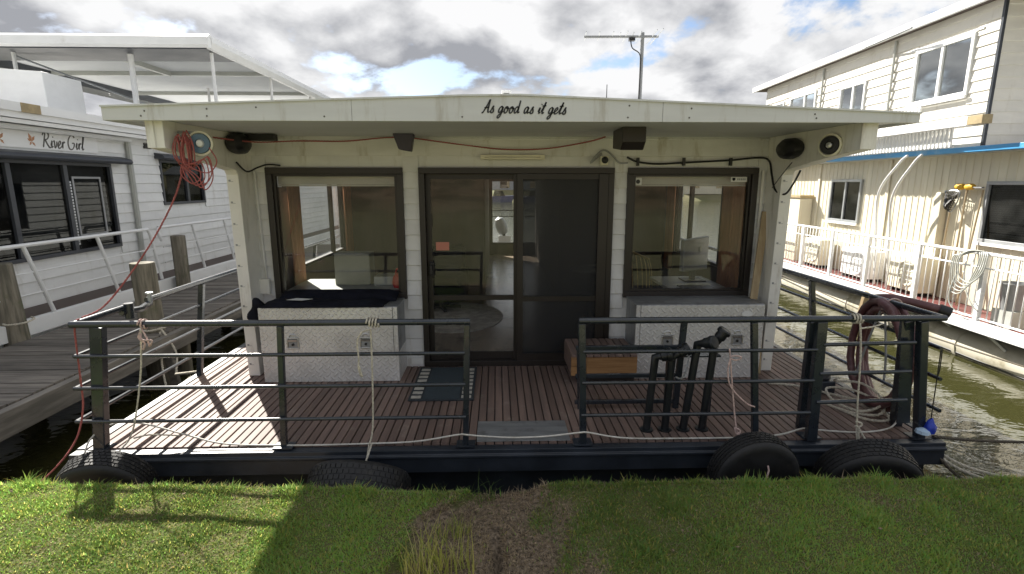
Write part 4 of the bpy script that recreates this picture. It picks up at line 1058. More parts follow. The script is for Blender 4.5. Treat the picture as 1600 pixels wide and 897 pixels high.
GP = 'black capped pipes on the right of the deck'
def capped_pipe(x, top, hd, cap, label, xt):
    y = 3.79; t = thing('capped_pipe', label, 'pipe', (x, y, .001), GP)
    p = Vector((xt, y, top)); h = p+Vector(hd)
    MB().tube([(x, y, .001), (x+(xt-x)*.85, y, top*.85), p, p+Vector(hd)*.35], [.029, .029, .032, .034], 14).build('pipe', M['blackpipe'], t, smooth=True)
    d = Vector(hd).normalized()
    u = d.cross(Vector((0, 1, 0))).normalized(); w = d.cross(u)
    MB().lathe([(.033, 0), (.042, .005), (.044, .03), (.041, .05), (.052, .053), (.052, .078), (.042, .088), (.0, .09)], p+Vector(hd)*.35, (u, w, d), 18).build('cap', M['blackpipe'], t, smooth=True)
    MB().lathe([(.029, 0), (.052, 0), (.052, .01), (.029, .012)], (x, y, .0015), 'z', 16, closed=True).build('flange', M['blackpipe'], t)
    return p+Vector(hd)*.35+d*.09
a = capped_pipe(1.165, .60, (.11, -.03, .03), 0, 'black pipe with its cap turned flat right, leftmost of the four at the right railing', 1.205)
b_ = capped_pipe(1.310, .60, (.14, -.02, .09), 0, 'black pipe with its cap tilted right, second from the left of the four', 1.335)
c_ = capped_pipe(1.455, .70, (.10, -.14, .06), 0, 'black pipe whose round cap faces forward, third from the left of the four', 1.525)
d_ = capped_pipe(1.605, .70, (.07, -.03, .13), 0, 'tallest black pipe with its cap raised, rightmost of the four', 1.655)
def chain(pts, label):
    p = catmull(pts, 6); t = thing('chain', label, 'chain', pts[0], 'short chains on the capped pipes'); b = MB()
    for i in range(len(p)-1):
        d = (p[i+1]-p[i]); c = (p[i]+p[i+1])/2; b.beam(p[i]-d*.1, p[i+1]+d*.1, .014 if i % 2 else .005, .005 if i % 2 else .014)
    b.build('links', M['grey'], t)
chain([(c_.x+.03, c_.y+.02, c_.z-.02), (1.63, 3.70, .68), (1.67, 3.74, .65), (1.66, 3.76, .68)], 'short chain slung between the two right hand capped pipes')
chain([(b_.x, b_.y, b_.z-.05), (1.43, 3.74, .5), (1.40, 3.75, .44), (1.36, 3.76, .45)], 'short chain hanging below the second capped pipe')

# ------------------------------------------------------------------ tyres
GT_ = 'tyre fenders between boat and bank'
def tyre(c, R_, w, tilt, yaw, label, tread):
    t = thing('tyre', label, 'tyre', c, GT_)
    ax = Vector((0, -1, 0)); rot = Matrix.Rotation(yaw, 3, 'Z') @ Matrix.Rotation(tilt, 3, 'X')
    u, v, a = rot @ Vector((1, 0, 0)), rot @ Vector((0, 0, 1)), rot @ ax
    h = w/2
    prof = [(R_*.645, -h*.72), (R_*.67, -h*.86), (R_*.80, -h*1.0), (R_*.93, -h*.92), (R_*.985, -h*.74), (R_, -h*.4), (R_*1.004, 0), (R_, h*.4), (R_*.985, h*.74), (R_*.93, h*.92), (R_*.80, h), (R_*.67, h*.86), (R_*.645, h*.72), (R_*.68, h*.6), (R_*.9, h*.7), (R_*.94, 0), (R_*.9, -h*.7), (R_*.68, -h*.6)]
    MB().lathe(prof, c, (u, v, a), 48, closed=True).build('carcass', M['rubber'], t, smooth=True, auto=False)
    # tread ribs, blocks cut by grooves
    tr = MB(); N = 56
    for k in range(5):
        z0 = -h*.72+k*(h*1.44/5)+.004; z1 = z0+h*1.44/5-.009
        for i in range(N):
            a0 = 2*math.pi*(i+(.5 if k % 2 else 0))/N; a1 = a0+2*math.pi/N*.8
            vs = []
            for aa in (a0, a1):
                dr = u*math.cos(aa)+v*math.sin(aa)
                for z in (z0, z1):
                    rr = R_*(1.0-.018*(abs((z0+z1)/2)/(h*.74))**2)
                    vs += [Vector(c)+dr*(rr-.008)+a*z, Vector(c)+dr*(rr+.0065+.001*math.sin(i*1.7+k))+a*z]
            tr.add(vs, [(1, 5, 7, 3), (0, 1, 3, 2), (4, 6, 7, 5), (0, 4, 5, 1), (2, 3, 7, 6)])
    tr.build('tread', M['rubber'], t)
    # raised sidewall ring
    MB().lathe([(R_*.76, h*.985), (R_*.79, h*1.012), (R_*.82, h*1.0)], c, (u, v, a), 40).build('sidewall_ring', M['rubber'], t, smooth=True)
tyre((-2.68, 3.33, -.165), .30, .20, R(15), R(10), 'black tyre fender at the left corner of the deck, partly sunlit', 1)
tyre((-.965, 3.33, -.18), .345, .25, R(46), R(-4), 'wide black tyre fender tipped with its tread up, left of the gateway', 1)
tyre((1.80, 3.33, -.115), .305, .18, R(7), R(3), 'black tyre fender hung upright and facing the lawn, right of the gateway', 1)
tyre((2.63, 3.33, -.185), .335, .22, R(18), R(-10), 'black tyre fender nearest the right corner of the deck', 1)

# ------------------------------------------------------------------ ropes
def rope(name, label, cat, runs, r, m, group=None, n=6):
    b = MB()
    for pts in runs:
        p = catmull(pts, 7); L_ = sum((p[i+1]-p[i]).length for i in range(len(p)-1)); k = max(2, min(160, int(L_/.011)))
        if m in ('rope', 'pinkrope', 'redrope', 'darkrope') and k > 2:
            # three laid strands
            cum = [0]
            for i in range(len(p)-1): cum.append(cum[-1]+(p[i+1]-p[i]).length)
            q = []; j = 0
            for t in range(k+1):
                d = cum[-1]*t/k
                while j < len(p)-2 and cum[j+1] < d: j += 1
                f_ = (d-cum[j])/max(1e-9, cum[j+1]-cum[j]); q.append(p[j].lerp(p[j+1], min(1, f_)))
            for st in range(3):
                w_ = []
                for t, c in enumerate(q):
                    dr = (q[min(t+1, k)]-q[max(t-1, 0)]); dr = dr.normalized() if dr.length > 0 else Vector((0, 0, 1))
                    s_ = dr.cross(Vector((.31, .9, .3))).normalized(); u_ = dr.cross(s_); a_ = t*.9+st*2.0944
                    w_.append(c+(s_*math.cos(a_)+u_*math.sin(a_))*r*.5)
                b.tube(w_, r*.58, 4)
        else: b.tube(p, r, n)
    o = b.build(name, M[m], None, smooth=True, auto=False); tag(o, label, cat, group); return o
def wrap(x, turns, r=.032, axis='x', z=.952, y=3.56):
    pts = []
    for i in range(turns*8+1):
        a = i/8*2*math.pi; pts.append((x+i/8*.021, y-r*math.cos(a), z+r*math.sin(a)))
    return pts
GR = 'white ropes tying the tyres to the front railing'
rope('tyre_rope', 'pale rope wrapped round the left front railing above the tipped tyre', 'rope',
     [wrap(-.905, 4), [(-.88, 3.53, .93), (-.875, 3.525, .86), (-.885, 3.52, .4), (-.90, 3.52, .16), (-.925, 3.50, .06)],
      [(-.925, 3.50, .06), (-.93, 3.42, -.02), (-.955, 3.30, -.08), (-.965, 3.10, -.16)], [(-.905, 3.50, .07), (-.915, 3.40, .02), (-.945, 3.22, -.07), (-.955, 3.10, -.15)],
      [(-.87, 3.52, .915), (-.93, 3.50, .90), (-.965, 3.5, .83), (-.962, 3.5, .70), (-.968, 3.5, .64), (-.955, 3.5, .58)], [(-.963, 3.5, .66), (-.95, 3.5, .6), (-.945, 3.5, .575)]], .0068, 'rope', GR)
rope('tyre_rope', 'thin pale rope from the left railing end down to the corner tyre', 'rope',
     [[(-2.43, 3.52, .93), (-2.47, 3.52, .62), (-2.55, 3.5, .25), (-2.60, 3.48, .12)], [(-2.60, 3.48, .12), (-2.68, 3.38, .02), (-2.74, 3.22, -.04), (-2.72, 3.1, -.10), (-2.69, 3.14, -.14)], [(-2.55, 3.47, .15), (-2.45, 3.5, .16), (-2.3, 3.58, .11)]], .0062, 'rope', GR)
rope('rope_knot', 'faded pink rope knot hanging from the left end of the front railing', 'rope',
     [wrap(-2.455, 2, .031), [(-2.43, 3.53, .925), (-2.40, 3.52, .87), (-2.385, 3.52, .80)], [(-2.43, 3.53, .92), (-2.45, 3.515, .87), (-2.41, 3.51, .83), (-2.43, 3.52, .78)], [(-2.44, 3.53, .92), (-2.42, 3.50, .86), (-2.36, 3.51, .85), (-2.38, 3.52, .81)]], .006, 'pinkrope')
rope('tyre_rope', 'pale rope with pink frayed tail holding the upright tyre', 'rope',
     [[(1.655, 3.535, .745), (1.66, 3.53, .70), (1.70, 3.525, .42), (1.74, 3.52, .17), (1.752, 3.51, .12)], [(1.752, 3.51, .12), (1.79, 3.46, .06), (1.83, 3.36, .05), (1.845, 3.22, .0), (1.825, 3.2, -.07)],
      [(1.655, 3.52, .69), (1.70, 3.51, .70), (1.735, 3.51, .685), (1.70, 3.515, .665), (1.66, 3.52, .675)], [(1.66, 3.52, .68), (1.645, 3.51, .58), (1.68, 3.51, .46), (1.80, 3.51, .34), (1.865, 3.51, .31)], [(1.73, 3.51, .15), (1.77, 3.5, .13), (1.745, 3.5, .10), (1.73, 3.51, .15)]], .006, 'pinkrope', GR)
rope('tyre_rope', 'pale rope wrapped round the right end of the front railing above the corner tyre', 'rope',
     [wrap(2.535, 3), [(2.57, 3.52, .93), (2.60, 3.515, .7), (2.625, 3.51, .3), (2.64, 3.51, .16)], [(2.64, 3.51, .16), (2.69, 3.46, .06), (2.74, 3.33, .02), (2.77, 3.12, -.07)], [(2.64, 3.51, .16), (2.645, 3.50, .06), (2.66, 3.48, .0)], [(2.65, 3.50, .15), (2.655, 3.49, .05), (2.675, 3.47, -.01)],
      [(2.57, 3.52, .89), (2.66, 3.51, .905), (2.72, 3.51, .925)], [(2.62, 3.5, .19), (2.66, 3.495, .18), (2.66, 3.5, .15), (2.62, 3.5, .155)]], .007, 'rope', GR)
rope('white_cord', 'long thin white cord lying along the front edge of the deck', 'cord',
     [[(-2.93, 3.45, -.1), (-2.93, 3.56, .09), (-2.82, 3.66, .17), (-2.62, 3.68, .16), (-2.3, 3.66, .075), (-2.0, 3.62, .02), (-1.5, 3.60, .012), (-.95, 3.61, .012), (-.6, 3.60, .03), (-.3, 3.555, .10), (-.23, 3.545, .105), (-.12, 3.56, .085), (.1, 3.6, .05), (.35, 3.59, .06), (.58, 3.55, .105), (.66, 3.545, .11), (.82, 3.56, .07), (1.0, 3.60, .03), (1.3, 3.62, .014), (1.9, 3.62, .014), (2.15, 3.63, .03), (2.33, 3.66, .06), (2.45, 3.7, .03), (2.75, 3.68, .014), (3.0, 3.7, .02), (3.14, 3.76, .05), (3.17, 3.80, .14)]], .0066, 'whitecord')
# red rope: messy hank round the left spot lamp, then a long run down to the corner rail and ashore
def red_hank():
    r_ = random.Random(5); runs = []
    for k in range(11):
        x = -2.31+r_.uniform(-.04, .04); z0 = 2.27+r_.uniform(-.03, .02); z1 = r_.uniform(1.99, 2.07); w = r_.uniform(.02, .05); y = 4.06+r_.uniform(-.04, .03)
        runs.append([(x, y, z0), (x+w, y-.02, (z0+z1)/2+.03), (x+w*.6, y, z1), (x-w*.3, y-.02, z1+.02), (x-w*.7, y-.02, (z0+z1)/2), (x, y, z0-.005)])
    for k in range(4):
        cx = -2.25+.03*k; runs.append([(-2.32, 4.04, 2.03), (cx-.05, 4.03, 1.95), (cx, 4.02, 1.90-.015*k), (cx+.06, 4.03, 1.94), (cx+.04, 4.04, 2.03+.02*k), (cx-.04, 4.03, 2.04)])
    runs.append([(-2.12, 4.06, 2.16), (-2.07, 4.05, 2.06), (-2.13, 4.04, 1.98), (-2.22, 4.03, 2.0), (-2.3, 4.03, 2.05)]); runs.append([(-2.14, 4.06, 2.1), (-2.11, 4.04, 1.98), (-2.16, 4.03, 1.90), (-2.26, 4.03, 1.90), (-2.33, 4.03, 1.97), (-2.31, 4.04, 2.06)])
    b = MB()
    for p in runs: b.tube(catmull(p, 6), .0045, 5)
    o = b.build('rope_hank', M['redrope'], None, smooth=True, auto=False); tag(o, 'tangled red rope hank hanging round the left spot lamp under the eave', 'rope')
red_hank()
rope('mooring_line', 'long red rope running from the left eave down to the bank', 'rope',
     [[(-2.31, 4.05, 2.04), (-2.40, 4.02, 1.78), (-2.58, 3.92, 1.42), (-2.79, 3.74, 1.06), (-2.89, 3.62, .985)], [(-2.89, 3.60, .98), (-2.92, 3.585, .93), (-2.925, 3.57, .6), (-2.93, 3.55, .33), (-2.95, 3.45, .12), (-3.01, 3.25, -.02), (-3.05, 3.06, -.02)]], .0065, 'redrope')
rope('hung_cord', 'thin red cord swagged along under the eave above the door', 'cord',
     [[(-2.42, 4.6, 2.285), (-2.2, 5.0, 2.27), (-1.9, YW-.06, 2.30), (-1.45, YW-.05, 2.30), (-1.05, YW-.05, 2.335), (-.8, YW-.05, 2.33)], [(-.8, YW-.05, 2.33), (-.3, YW-.05, 2.265), (.1, YW-.05, 2.225), (.5, YW-.05, 2.235), (.9, YW-.06, 2.30), (1.06, YW-.08, 2.345)]], .007, 'redrope')

# hose, bag and lines on the right corner
def right_corner():
    t = thing('hose_coil', 'thick maroon suction hose coiled on the right side railing', 'hose', (3.22, 4.12, .1))
    r_ = random.Random(4); b = MB(); pts = []
    for i in range(4*16+5):
        a = 2*math.pi*i/16+math.pi/2; k = i/16; rr = .40+.03*math.sin(k*2.4)
        pts.append((3.16+.03*k+.015*math.sin(a*2+k)+.06*math.cos(a), 4.12+rr*.98*math.cos(a)*(1-.04*k), .52+(rr+.02)*math.sin(a)-.012*k))
    b.tube(pts, .032, 10)
    b.build('coil', M['hose'], t, smooth=True)
    b = MB().tube(catmull([(3.2, 4.3, .93), (3.3, 4.2, .955), (3.45, 4.1, .93), (3.59, 4.02, .895)], 6), .037, 10); b.build('loose_end', M['hose'], t, smooth=True)
    MB().tube([(3.575, 4.03, .90), (3.64, 3.99, .875)], .047, 12).build('coupling', M['black'], t, smooth=True)
    tie = MB(); tie.tube(catmull([(3.14, 4.08, .89), (3.2, 4.06, .98), (3.3, 4.08, .95), (3.28, 4.1, .87), (3.16, 4.1, .86)], 5), .007, 5); tie.build('tie', M['pinkrope'], t, smooth=True)
    rope('hose', 'thin pale hose looped on the deck under the maroon coil', 'hose', [[(2.85, 4.2, .02), (2.95, 4.0, .03), (3.1, 3.9, .05), (3.2, 4.0, .10), (3.12, 4.25, .12), (2.95, 4.35, .1), (2.9, 4.15, .06), (3.0, 3.95, .06), (3.17, 3.95, .14), (3.16, 4.2, .2), (3.0, 4.32, .18), (2.93, 4.2, .25)],
        [(2.9, 4.1, .02), (3.0, 3.88, .02), (3.15, 3.84, .04), (3.2, 4.1, .05), (3.0, 4.4, .03), (2.85, 4.6, .02), (2.6, 4.7, .015)]], .011, 'rope')
    o = MB().box(2.93, 3.1, 4.45, 4.6, .001, .12).lathe([(.05, 0), (.06, .02), (.05, .07), (.07, .09), (0, .1)], (3.02, 4.52, .12), 'z', 14).build('mooring_bollard', M['navy'], None, bevel=.01)
    tag(o, 'squat black mooring bollard on the deck behind the coiled hose', 'bollard')
    rope('cord', 'pair of grey cords hanging inside the maroon hose coil', 'cord', [[(3.2, 4.15, .9), (3.16, 4.2, .6), (3.12, 4.25, .25)], [(3.2, 4.12, .9), (3.21, 4.05, .5), (3.2, 4.02, .3)]], .009, 'grey')
    rope('bag_cord', 'thin dark cord hanging off the right rail end and holding the blue bag', 'cord', [[(3.235, 3.57, .72), (3.232, 3.56, .45), (3.228, 3.55, .17)], [(3.245, 3.57, .72), (3.25, 3.57, .56), (3.24, 3.57, .5)]], .004, 'black')
    b = MB(); vs = []; 
    t = thing('plastic_bag', 'small crumpled blue and clear plastic bag hung off the right end of the railing', 'bag', (3.23, 3.55, .07))
    b.lathe([(.006, .115), (.022, .09), (.034, .05), (.04, .02), (.03, 0), (0, -.004)], (3.235, 3.55, .07), 'z', 9)
    b.v = [(v[0]+.012*mnoise.noise((v[0]*30, v[1]*30, v[2]*30)), v[1]+.012*mnoise.noise((v[0]*30+5, v[1]*30, v[2]*30)), v[2]) for v in b.v]
    b.build('bundle', M['bluebag'], t, smooth=True)
    MB().lathe([(.01, .05), (.045, .035), (.05, .01), (0, 0)], (3.185, 3.555, .055), 'z', 8).build('clear_part', M['palebag'], t, smooth=True)
    g = 'mooring ropes off the right corner of the deck'
    rope('mooring_rope', 'single brown mooring rope leading right from just above the deck corner', 'rope', [[(3.33, 3.62, .0), (3.7, 3.66, -.06), (4.4, 3.75, -.13), (5.4, 3.8, -.12)]], .013, 'darkrope', g)
    rope('mooring_rope', 'sagging bundle of mooring ropes curving from the hull corner to the right bank', 'rope', [[(3.34, 3.6, -.1), (3.55, 3.5, -.2), (3.9, 3.4, -.24), (4.6, 3.35, -.22), (5.4, 3.3, -.12)], [(3.34, 3.6, -.12), (3.5, 3.48, -.22), (3.85, 3.36, -.28), (4.6, 3.3, -.25), (5.4, 3.25, -.12)]], .012, 'rope', g)
    rope('mooring_rope', 'darkest sagging mooring rope, lowest of those at the right hull corner', 'rope', [[(3.34, 3.55, -.14), (3.48, 3.44, -.27), (3.8, 3.33, -.33), (4.5, 3.28, -.29), (5.4, 3.2, -.12)]], .013, 'darkrope', g)
right_corner()
def planks():
    o = MB().beam((2.60, 5.12, .75), (2.72, 5.27, 1.62), .075, .018, (0, 1, 0)).build('timber_offcut', M['tanwood'], None, bevel=.002)
    tag(o, 'tan timber board leaning in the corner right of the right window', 'board')
    o = MB().beam((2.635, 5.0, .0), (2.66, 5.1, .55), .085, .02, (0, 1, 0)).build('timber_offcut', M['tanwood'], None, bevel=.002)
    tag(o, 'short tan board standing on the deck beside the right toolbox', 'board')
    o = tubeobj('bundle', [(2.64, 5.05, .56), (2.66, 5.04, .62), (2.65, 5.06, .70)], .035, M['black']); tag(o, 'small dark rag bundle beside the right end of the right toolbox', 'rag')
planks()

# ------------------------------------------------------------------ inside the cabin, seen through the glass
def cabin_things():
    F = .0285
    o = MB().lathe([(0, 0), (1, 0), (1, .012), (0, .013)], (-.58, 7.3, F), (Vector((.66, 0, 0)), Vector((0, .85, 0)), Vector((0, 0, 1))), 40).build('rug', M['rug'], None)
    tag(o, 'oval grey woven rug on the cabin floor behind the glass door', 'rug')
    t = thing('armchair', 'dark armchair on the oval rug behind the glass door', 'armchair', (-.85, 7.75, F+.013))
    MB().box(-1.2, -.5, 7.5, 8.15, .20, .45).build('seat', M['navycloth'], t, bevel=.05)
    MB().box(-1.2, -.5, 8.10, 8.3, .20, .95).build('backrest', M['navycloth'], t, bevel=.05)
    for x in (-1.25, -.58): MB().box(x, x+.13, 7.5, 8.2, .2, .62).build('arm', M['navycloth'], t, bevel=.04)
    b = MB()
    for k in range(5): a = k*1.2566; b.beam((-.85, 7.8, .07), (-.85+.3*math.cos(a), 7.8+.3*math.sin(a), .06), .05, .035)
    b.box(-.88, -.82, 7.77, 7.83, .06, .199); b.build('star_base', M['black'], t)
    t = thing('kitchen_bench', 'pale kitchen bench inside the left window', 'bench', (-1.7, 6.1, F))
    MB().box(-2.28, -1.05, 5.75, 6.35, F, .72).build('cabinet', M['bench'], t); MB().box(-2.30, -1.03, 5.72, 6.37, .7205, .755).build('top', M['bench'], t, bevel=.005)
    o = MB().box(-1.85, -1.45, 5.95, 6.2, .756, 1.12).build('storage_box', mat('grey_carton', (.24, .25, .22), .7, var=.1), None, bevel=.01); tag(o, 'grey box standing on the bench inside the left window', 'box')
    o = MB().box(-1.40, -1.12, 5.9, 6.15, .756, .86).build('tray', M['bench'], None, bevel=.01); tag(o, 'low pale tray beside the grey box on the bench inside the left window', 'tray')
    t = thing('red_bag', 'small red bag on the bench inside the left window', 'bag', (-1.08, 5.85, .756))
    MB().lathe([(.0, 0), (.065, .0), (.08, .05), (.06, .13), (.02, .16), (0, .16)], (-1.10, 5.82, .757), 'z', 10).build('body', M['red'], t, smooth=True)
    tubeobj('strap', [(-1.14, 5.82, .9), (-1.11, 5.80, .97), (-1.07, 5.82, .9)], .008, M['red'], t)
    t = thing('desk', 'pale wooden desk inside the right window', 'desk', (2.3, 6.0, F))
    MB().box(1.95, 2.62, 5.55, 6.55, .70, .735).build('top', M['bench'], t, bevel=.004)
    for x in (1.98, 2.56):
        for y in (5.6, 6.48): MB().box(x, x+.04, y, y+.04, F, .699).build('leg', M['brown'], t)
    t = thing('monitor', 'grey computer monitor on the desk inside the right window, turned away', 'monitor', (2.42, 6.25, .736))
    ob = MB(); ob.add([(2.22, 6.12, .86), (2.60, 6.33, .86), (2.60, 6.33, 1.27), (2.22, 6.12, 1.24), (2.19, 6.18, .86), (2.57, 6.39, .86), (2.57, 6.39, 1.27), (2.19, 6.18, 1.24)], [(0, 1, 2, 3), (7, 6, 5, 4), (0, 4, 5, 1), (1, 5, 6, 2), (2, 6, 7, 3), (3, 7, 4, 0)])
    sc = ob.build('screen', M['grey'], t, bevel=.012)
    MB().box(2.36, 2.42, 6.24, 6.29, .75, .86).build('neck', M['black'], t); MB().box(2.26, 2.52, 6.14, 6.38, .7365, .75).build('foot', M['black'], t, bevel=.004)
    MB().add([(2.452, 6.235, 1.09), (2.485, 6.253, 1.09), (2.485, 6.253, 1.15), (2.452, 6.235, 1.15), (2.452, 6.24, 1.09), (2.485, 6.258, 1.09), (2.485, 6.258, 1.15), (2.452, 6.24, 1.15)], [(0, 1, 2, 3), (7, 6, 5, 4), (0, 4, 5, 1), (1, 5, 6, 2), (2, 6, 7, 3), (3, 7, 4, 0)]).build('badge', M['bench'], sc)
    for (x, y, a, l) in ((2.16, 5.83, .4, 'white sheet of paper nearest the glass on the desk inside the right window'), (2.42, 6.0, -.3, 'white sheet of paper in front of the monitor on the desk')):
        o = MB().box(-.075, .075, -.05, .05, 0, .004).build('paper', M['paper'], None); o.matrix_basis = Matrix.Translation((x, y, .737)) @ Matrix.Rotation(a, 4, 'Z'); tag(o, l, 'paper')
    o = MB().box(2.08, 2.45, 5.72, 5.9, .7365, .75).build('keyboard', M['black'], None, bevel=.003); tag(o, 'black keyboard on the desk inside the right window', 'keyboard')
    # the sheet nearest the glass lies on the keyboard's edge
    t = thing('wicker_chair', 'round backed wicker chair inside the right window, left of the desk', 'chair', (1.72, 6.75, F))
    b = MB()
    for k in range(15):
        a = math.pi*k/14; x = 1.72+.33*math.cos(a); b.tube(catmull([(x, 6.75+.28*math.sin(a), .42), (x, 6.8+.33*math.sin(a), .75), (1.72+.30*math.cos(a), 6.86+.34*math.sin(a), 1.03-.12*abs(math.cos(a)))], 4), .008, 5)
    b.tube(catmull([(1.72+.30*math.cos(math.pi*k/10), 6.86+.34*math.sin(math.pi*k/10), 1.03-.12*abs(math.cos(math.pi*k/10))) for k in range(11)], 4), .016, 6)
    b.build('backrest', M['wicker'], t, smooth=True)
    MB().lathe([(0, 0), (.33, 0), (.35, .03), (.32, .06), (0, .07)], (1.72, 6.8, .40), 'z', 22).build('seat', M['wicker'], t, smooth=True)
    for x, y in ((1.5, 6.6), (1.94, 6.6), (1.5, 7.0), (1.94, 7.0)): MB().tube([(x, y, F), (1.72+(x-1.72)*.8, 6.8+(y-6.8)*.8, .40)], .018, 8).build('leg', M['wicker'], t, smooth=True)
    t = thing('round_table', 'small round side table inside the right window, left of the wicker chair', 'table', (1.32, 7.3, F))
    MB().lathe([(0, 0), (.3, 0), (.3, .03), (0, .03)], (1.32, 7.3, .70), 'z', 26).build('top', M['bench'], t, smooth=True); MB().tube([(1.32, 7.3, F), (1.32, 7.3, .699)], .03, 10).build('leg', M['black'], t)
    # stern deck, rail and outboard
    t = thing('stern_railing', 'thin stern railing seen through the back door of the cabin', 'railing', (.5, 15.0, 0))
    for z in (1.15, .98): MB().tube([(CL, 15.0, z), (CR, 15.0, z)], .016, 6).build('rail', M['railpaint'], t)
    for x in (CL, -.9, 1.6, CR): MB().tube([(x, 15.0, -.02), (x, 15.0, 1.15)], .022, 6).build('post', M['railpaint'], t)
    t = thing('outboard_motor', 'grey outboard motor tilted up at the stern, seen through the cabin', 'outboard motor', (.22, 15.35, .2))
    MB().lathe([(0, -.02), (.12, 0), (.17, .12), (.18, .32), (.13, .46), (.0, .52)], (.20, 15.35, .45), (Vector((.9, 0, .3)), Vector((0, 1, 0)), Vector((-.3, 0, .95))), 16).build('cowl', M['grey'], t, smooth=True)
    MB().beam((.22, 15.35, -.5), (.21, 15.35, .46), .09, .14).build('shaft', M['black'], t, bevel=.02)
    MB().box(.05, .4, 15.22, 15.29, -.3, .4).build('clamp', M['white'], t)
cabin_things()

# ------------------------------------------------------------------ jetty and piles on the left
def jetty():
    t = thing('jetty', 'weathered grey plank jetty between the two houseboats on the left', 'jetty', (-4.8, 8, -.6))
    x0, x1 = -5.52, -4.08; pitch = .118; n = int((16-2.2)/pitch)
    fr = MB()
    for x in (x0+.2, (x0+x1)/2, x1-.22): fr.box(x-.06, x+.06, 2.2, 16, -.16, .058)
    f = fr.build('bearer', M['beamwood'], t)
    me = MB().box(x0/2-x1/2, x1/2-x0/2, -.055, .055, 0, .04).mesh('plank', M['greywood'], origin=(0, 0, 0))[0]
    for i in range(n):
        y = 2.26+i*pitch; o = place(me, 'plank', ((x0+x1)/2+rnd.uniform(-.008, .008), y, .06+rnd.uniform(-.004, .004)), t)
        o.matrix_basis = o.matrix_basis @ Matrix.Rotation(rnd.uniform(-.004, .004), 4, 'Z')
    MB().box(x1+.004, x1+.09, 2.2, 16, -.14, .085).build('edge_beam', M['beamwood'], t, bevel=.008)
    for y in (3.4, 6.8, 10.2, 13.6):
        for x in (x0+.15, x1-.1): MB().lathe([(.09, -1.6), (.09, -.161)], (x, y, 0), 'z', 10).build('support_post', M['pilewood'], t, smooth=True)
jetty()
def pile(x, y, r, z0, z1, label, lean=(0, 0)):
    t = thing('timber_pile', label, 'pile', (x, y, z0), 'timber mooring piles along the jetty')
    n = 18; prof = [(r*1.03, z0), (r, (z0+z1)/2), (r*.98, z1-.02), (r*.93, z1-.002), (r*.6, z1+.004), (0, z1+.006)]
    b = MB().lathe(prof, (x, y, 0), 'z', n)
    b.v = [(v[0]+lean[0]*(v[2]-z0)+.012*mnoise.noise((v[0]*9, v[1]*9, v[2]*.8)), v[1]+lean[1]*(v[2]-z0)+.012*mnoise.noise((v[0]*9+4, v[1]*9, v[2]*.8)), v[2]) for v in b.v]
    b.build('trunk', M['pilewood'], t, smooth=True)
    return t
pile(-5.58, 6.1, .125, -1.2, 1.0, 'weathered timber mooring pile at the left edge of the photo', (-.06, 0))
pile(-4.24, 6.42, .135, -1.2, .96, 'thick weathered timber pile nearest the boat railing, front one of the pair', (-.03, 0))
pile(-5.50, 9.2, .115, -1.2, 1.02, 'thinner weathered timber pile standing behind the front pile of the pair')
rope('pile_rope', 'dirty white rope tied round the pile at the left edge', 'rope', [[(-5.72, 6.02, .33), (-5.6, 5.96, .31), (-5.46, 6.02, .32), (-5.45, 6.14, .34), (-5.55, 6.22, .34)], [(-5.7, 6.0, .33), (-6.1, 5.7, .22), (-6.2, 5.3, .3)]], .012, 'rope')
rope('pile_rope', 'grey rope looped round the base of the thick pile beside the railing', 'rope', [[(-4.4, 6.4, .16), (-4.24, 6.26, .14), (-4.08, 6.38, .17), (-4.1, 6.52, .2), (-4.3, 6.56, .2), (-4.4, 6.44, .17)], [(-4.1, 6.3, .15), (-3.9, 6.2, -.1), (-3.8, 6.0, -.3), (-3.6, 5.7, -.2), (-3.25, 5.5, -.1)], [(-4.12, 6.3, .12), (-4.02, 6.1, -.2), (-3.8, 5.8, -.45), (-3.5, 5.4, -.3), (-3.15, 5.2, -.05)]], .013, 'rope')
o_ = MB().beam((-4.06, 6.25, .05), (-3.95, 6.3, -.9), .10, .06).build('fender_post', M['beamwood'], None, bevel=.01); tag(o_, 'mossy timber fender board on the jetty face below the thick pile', 'board')

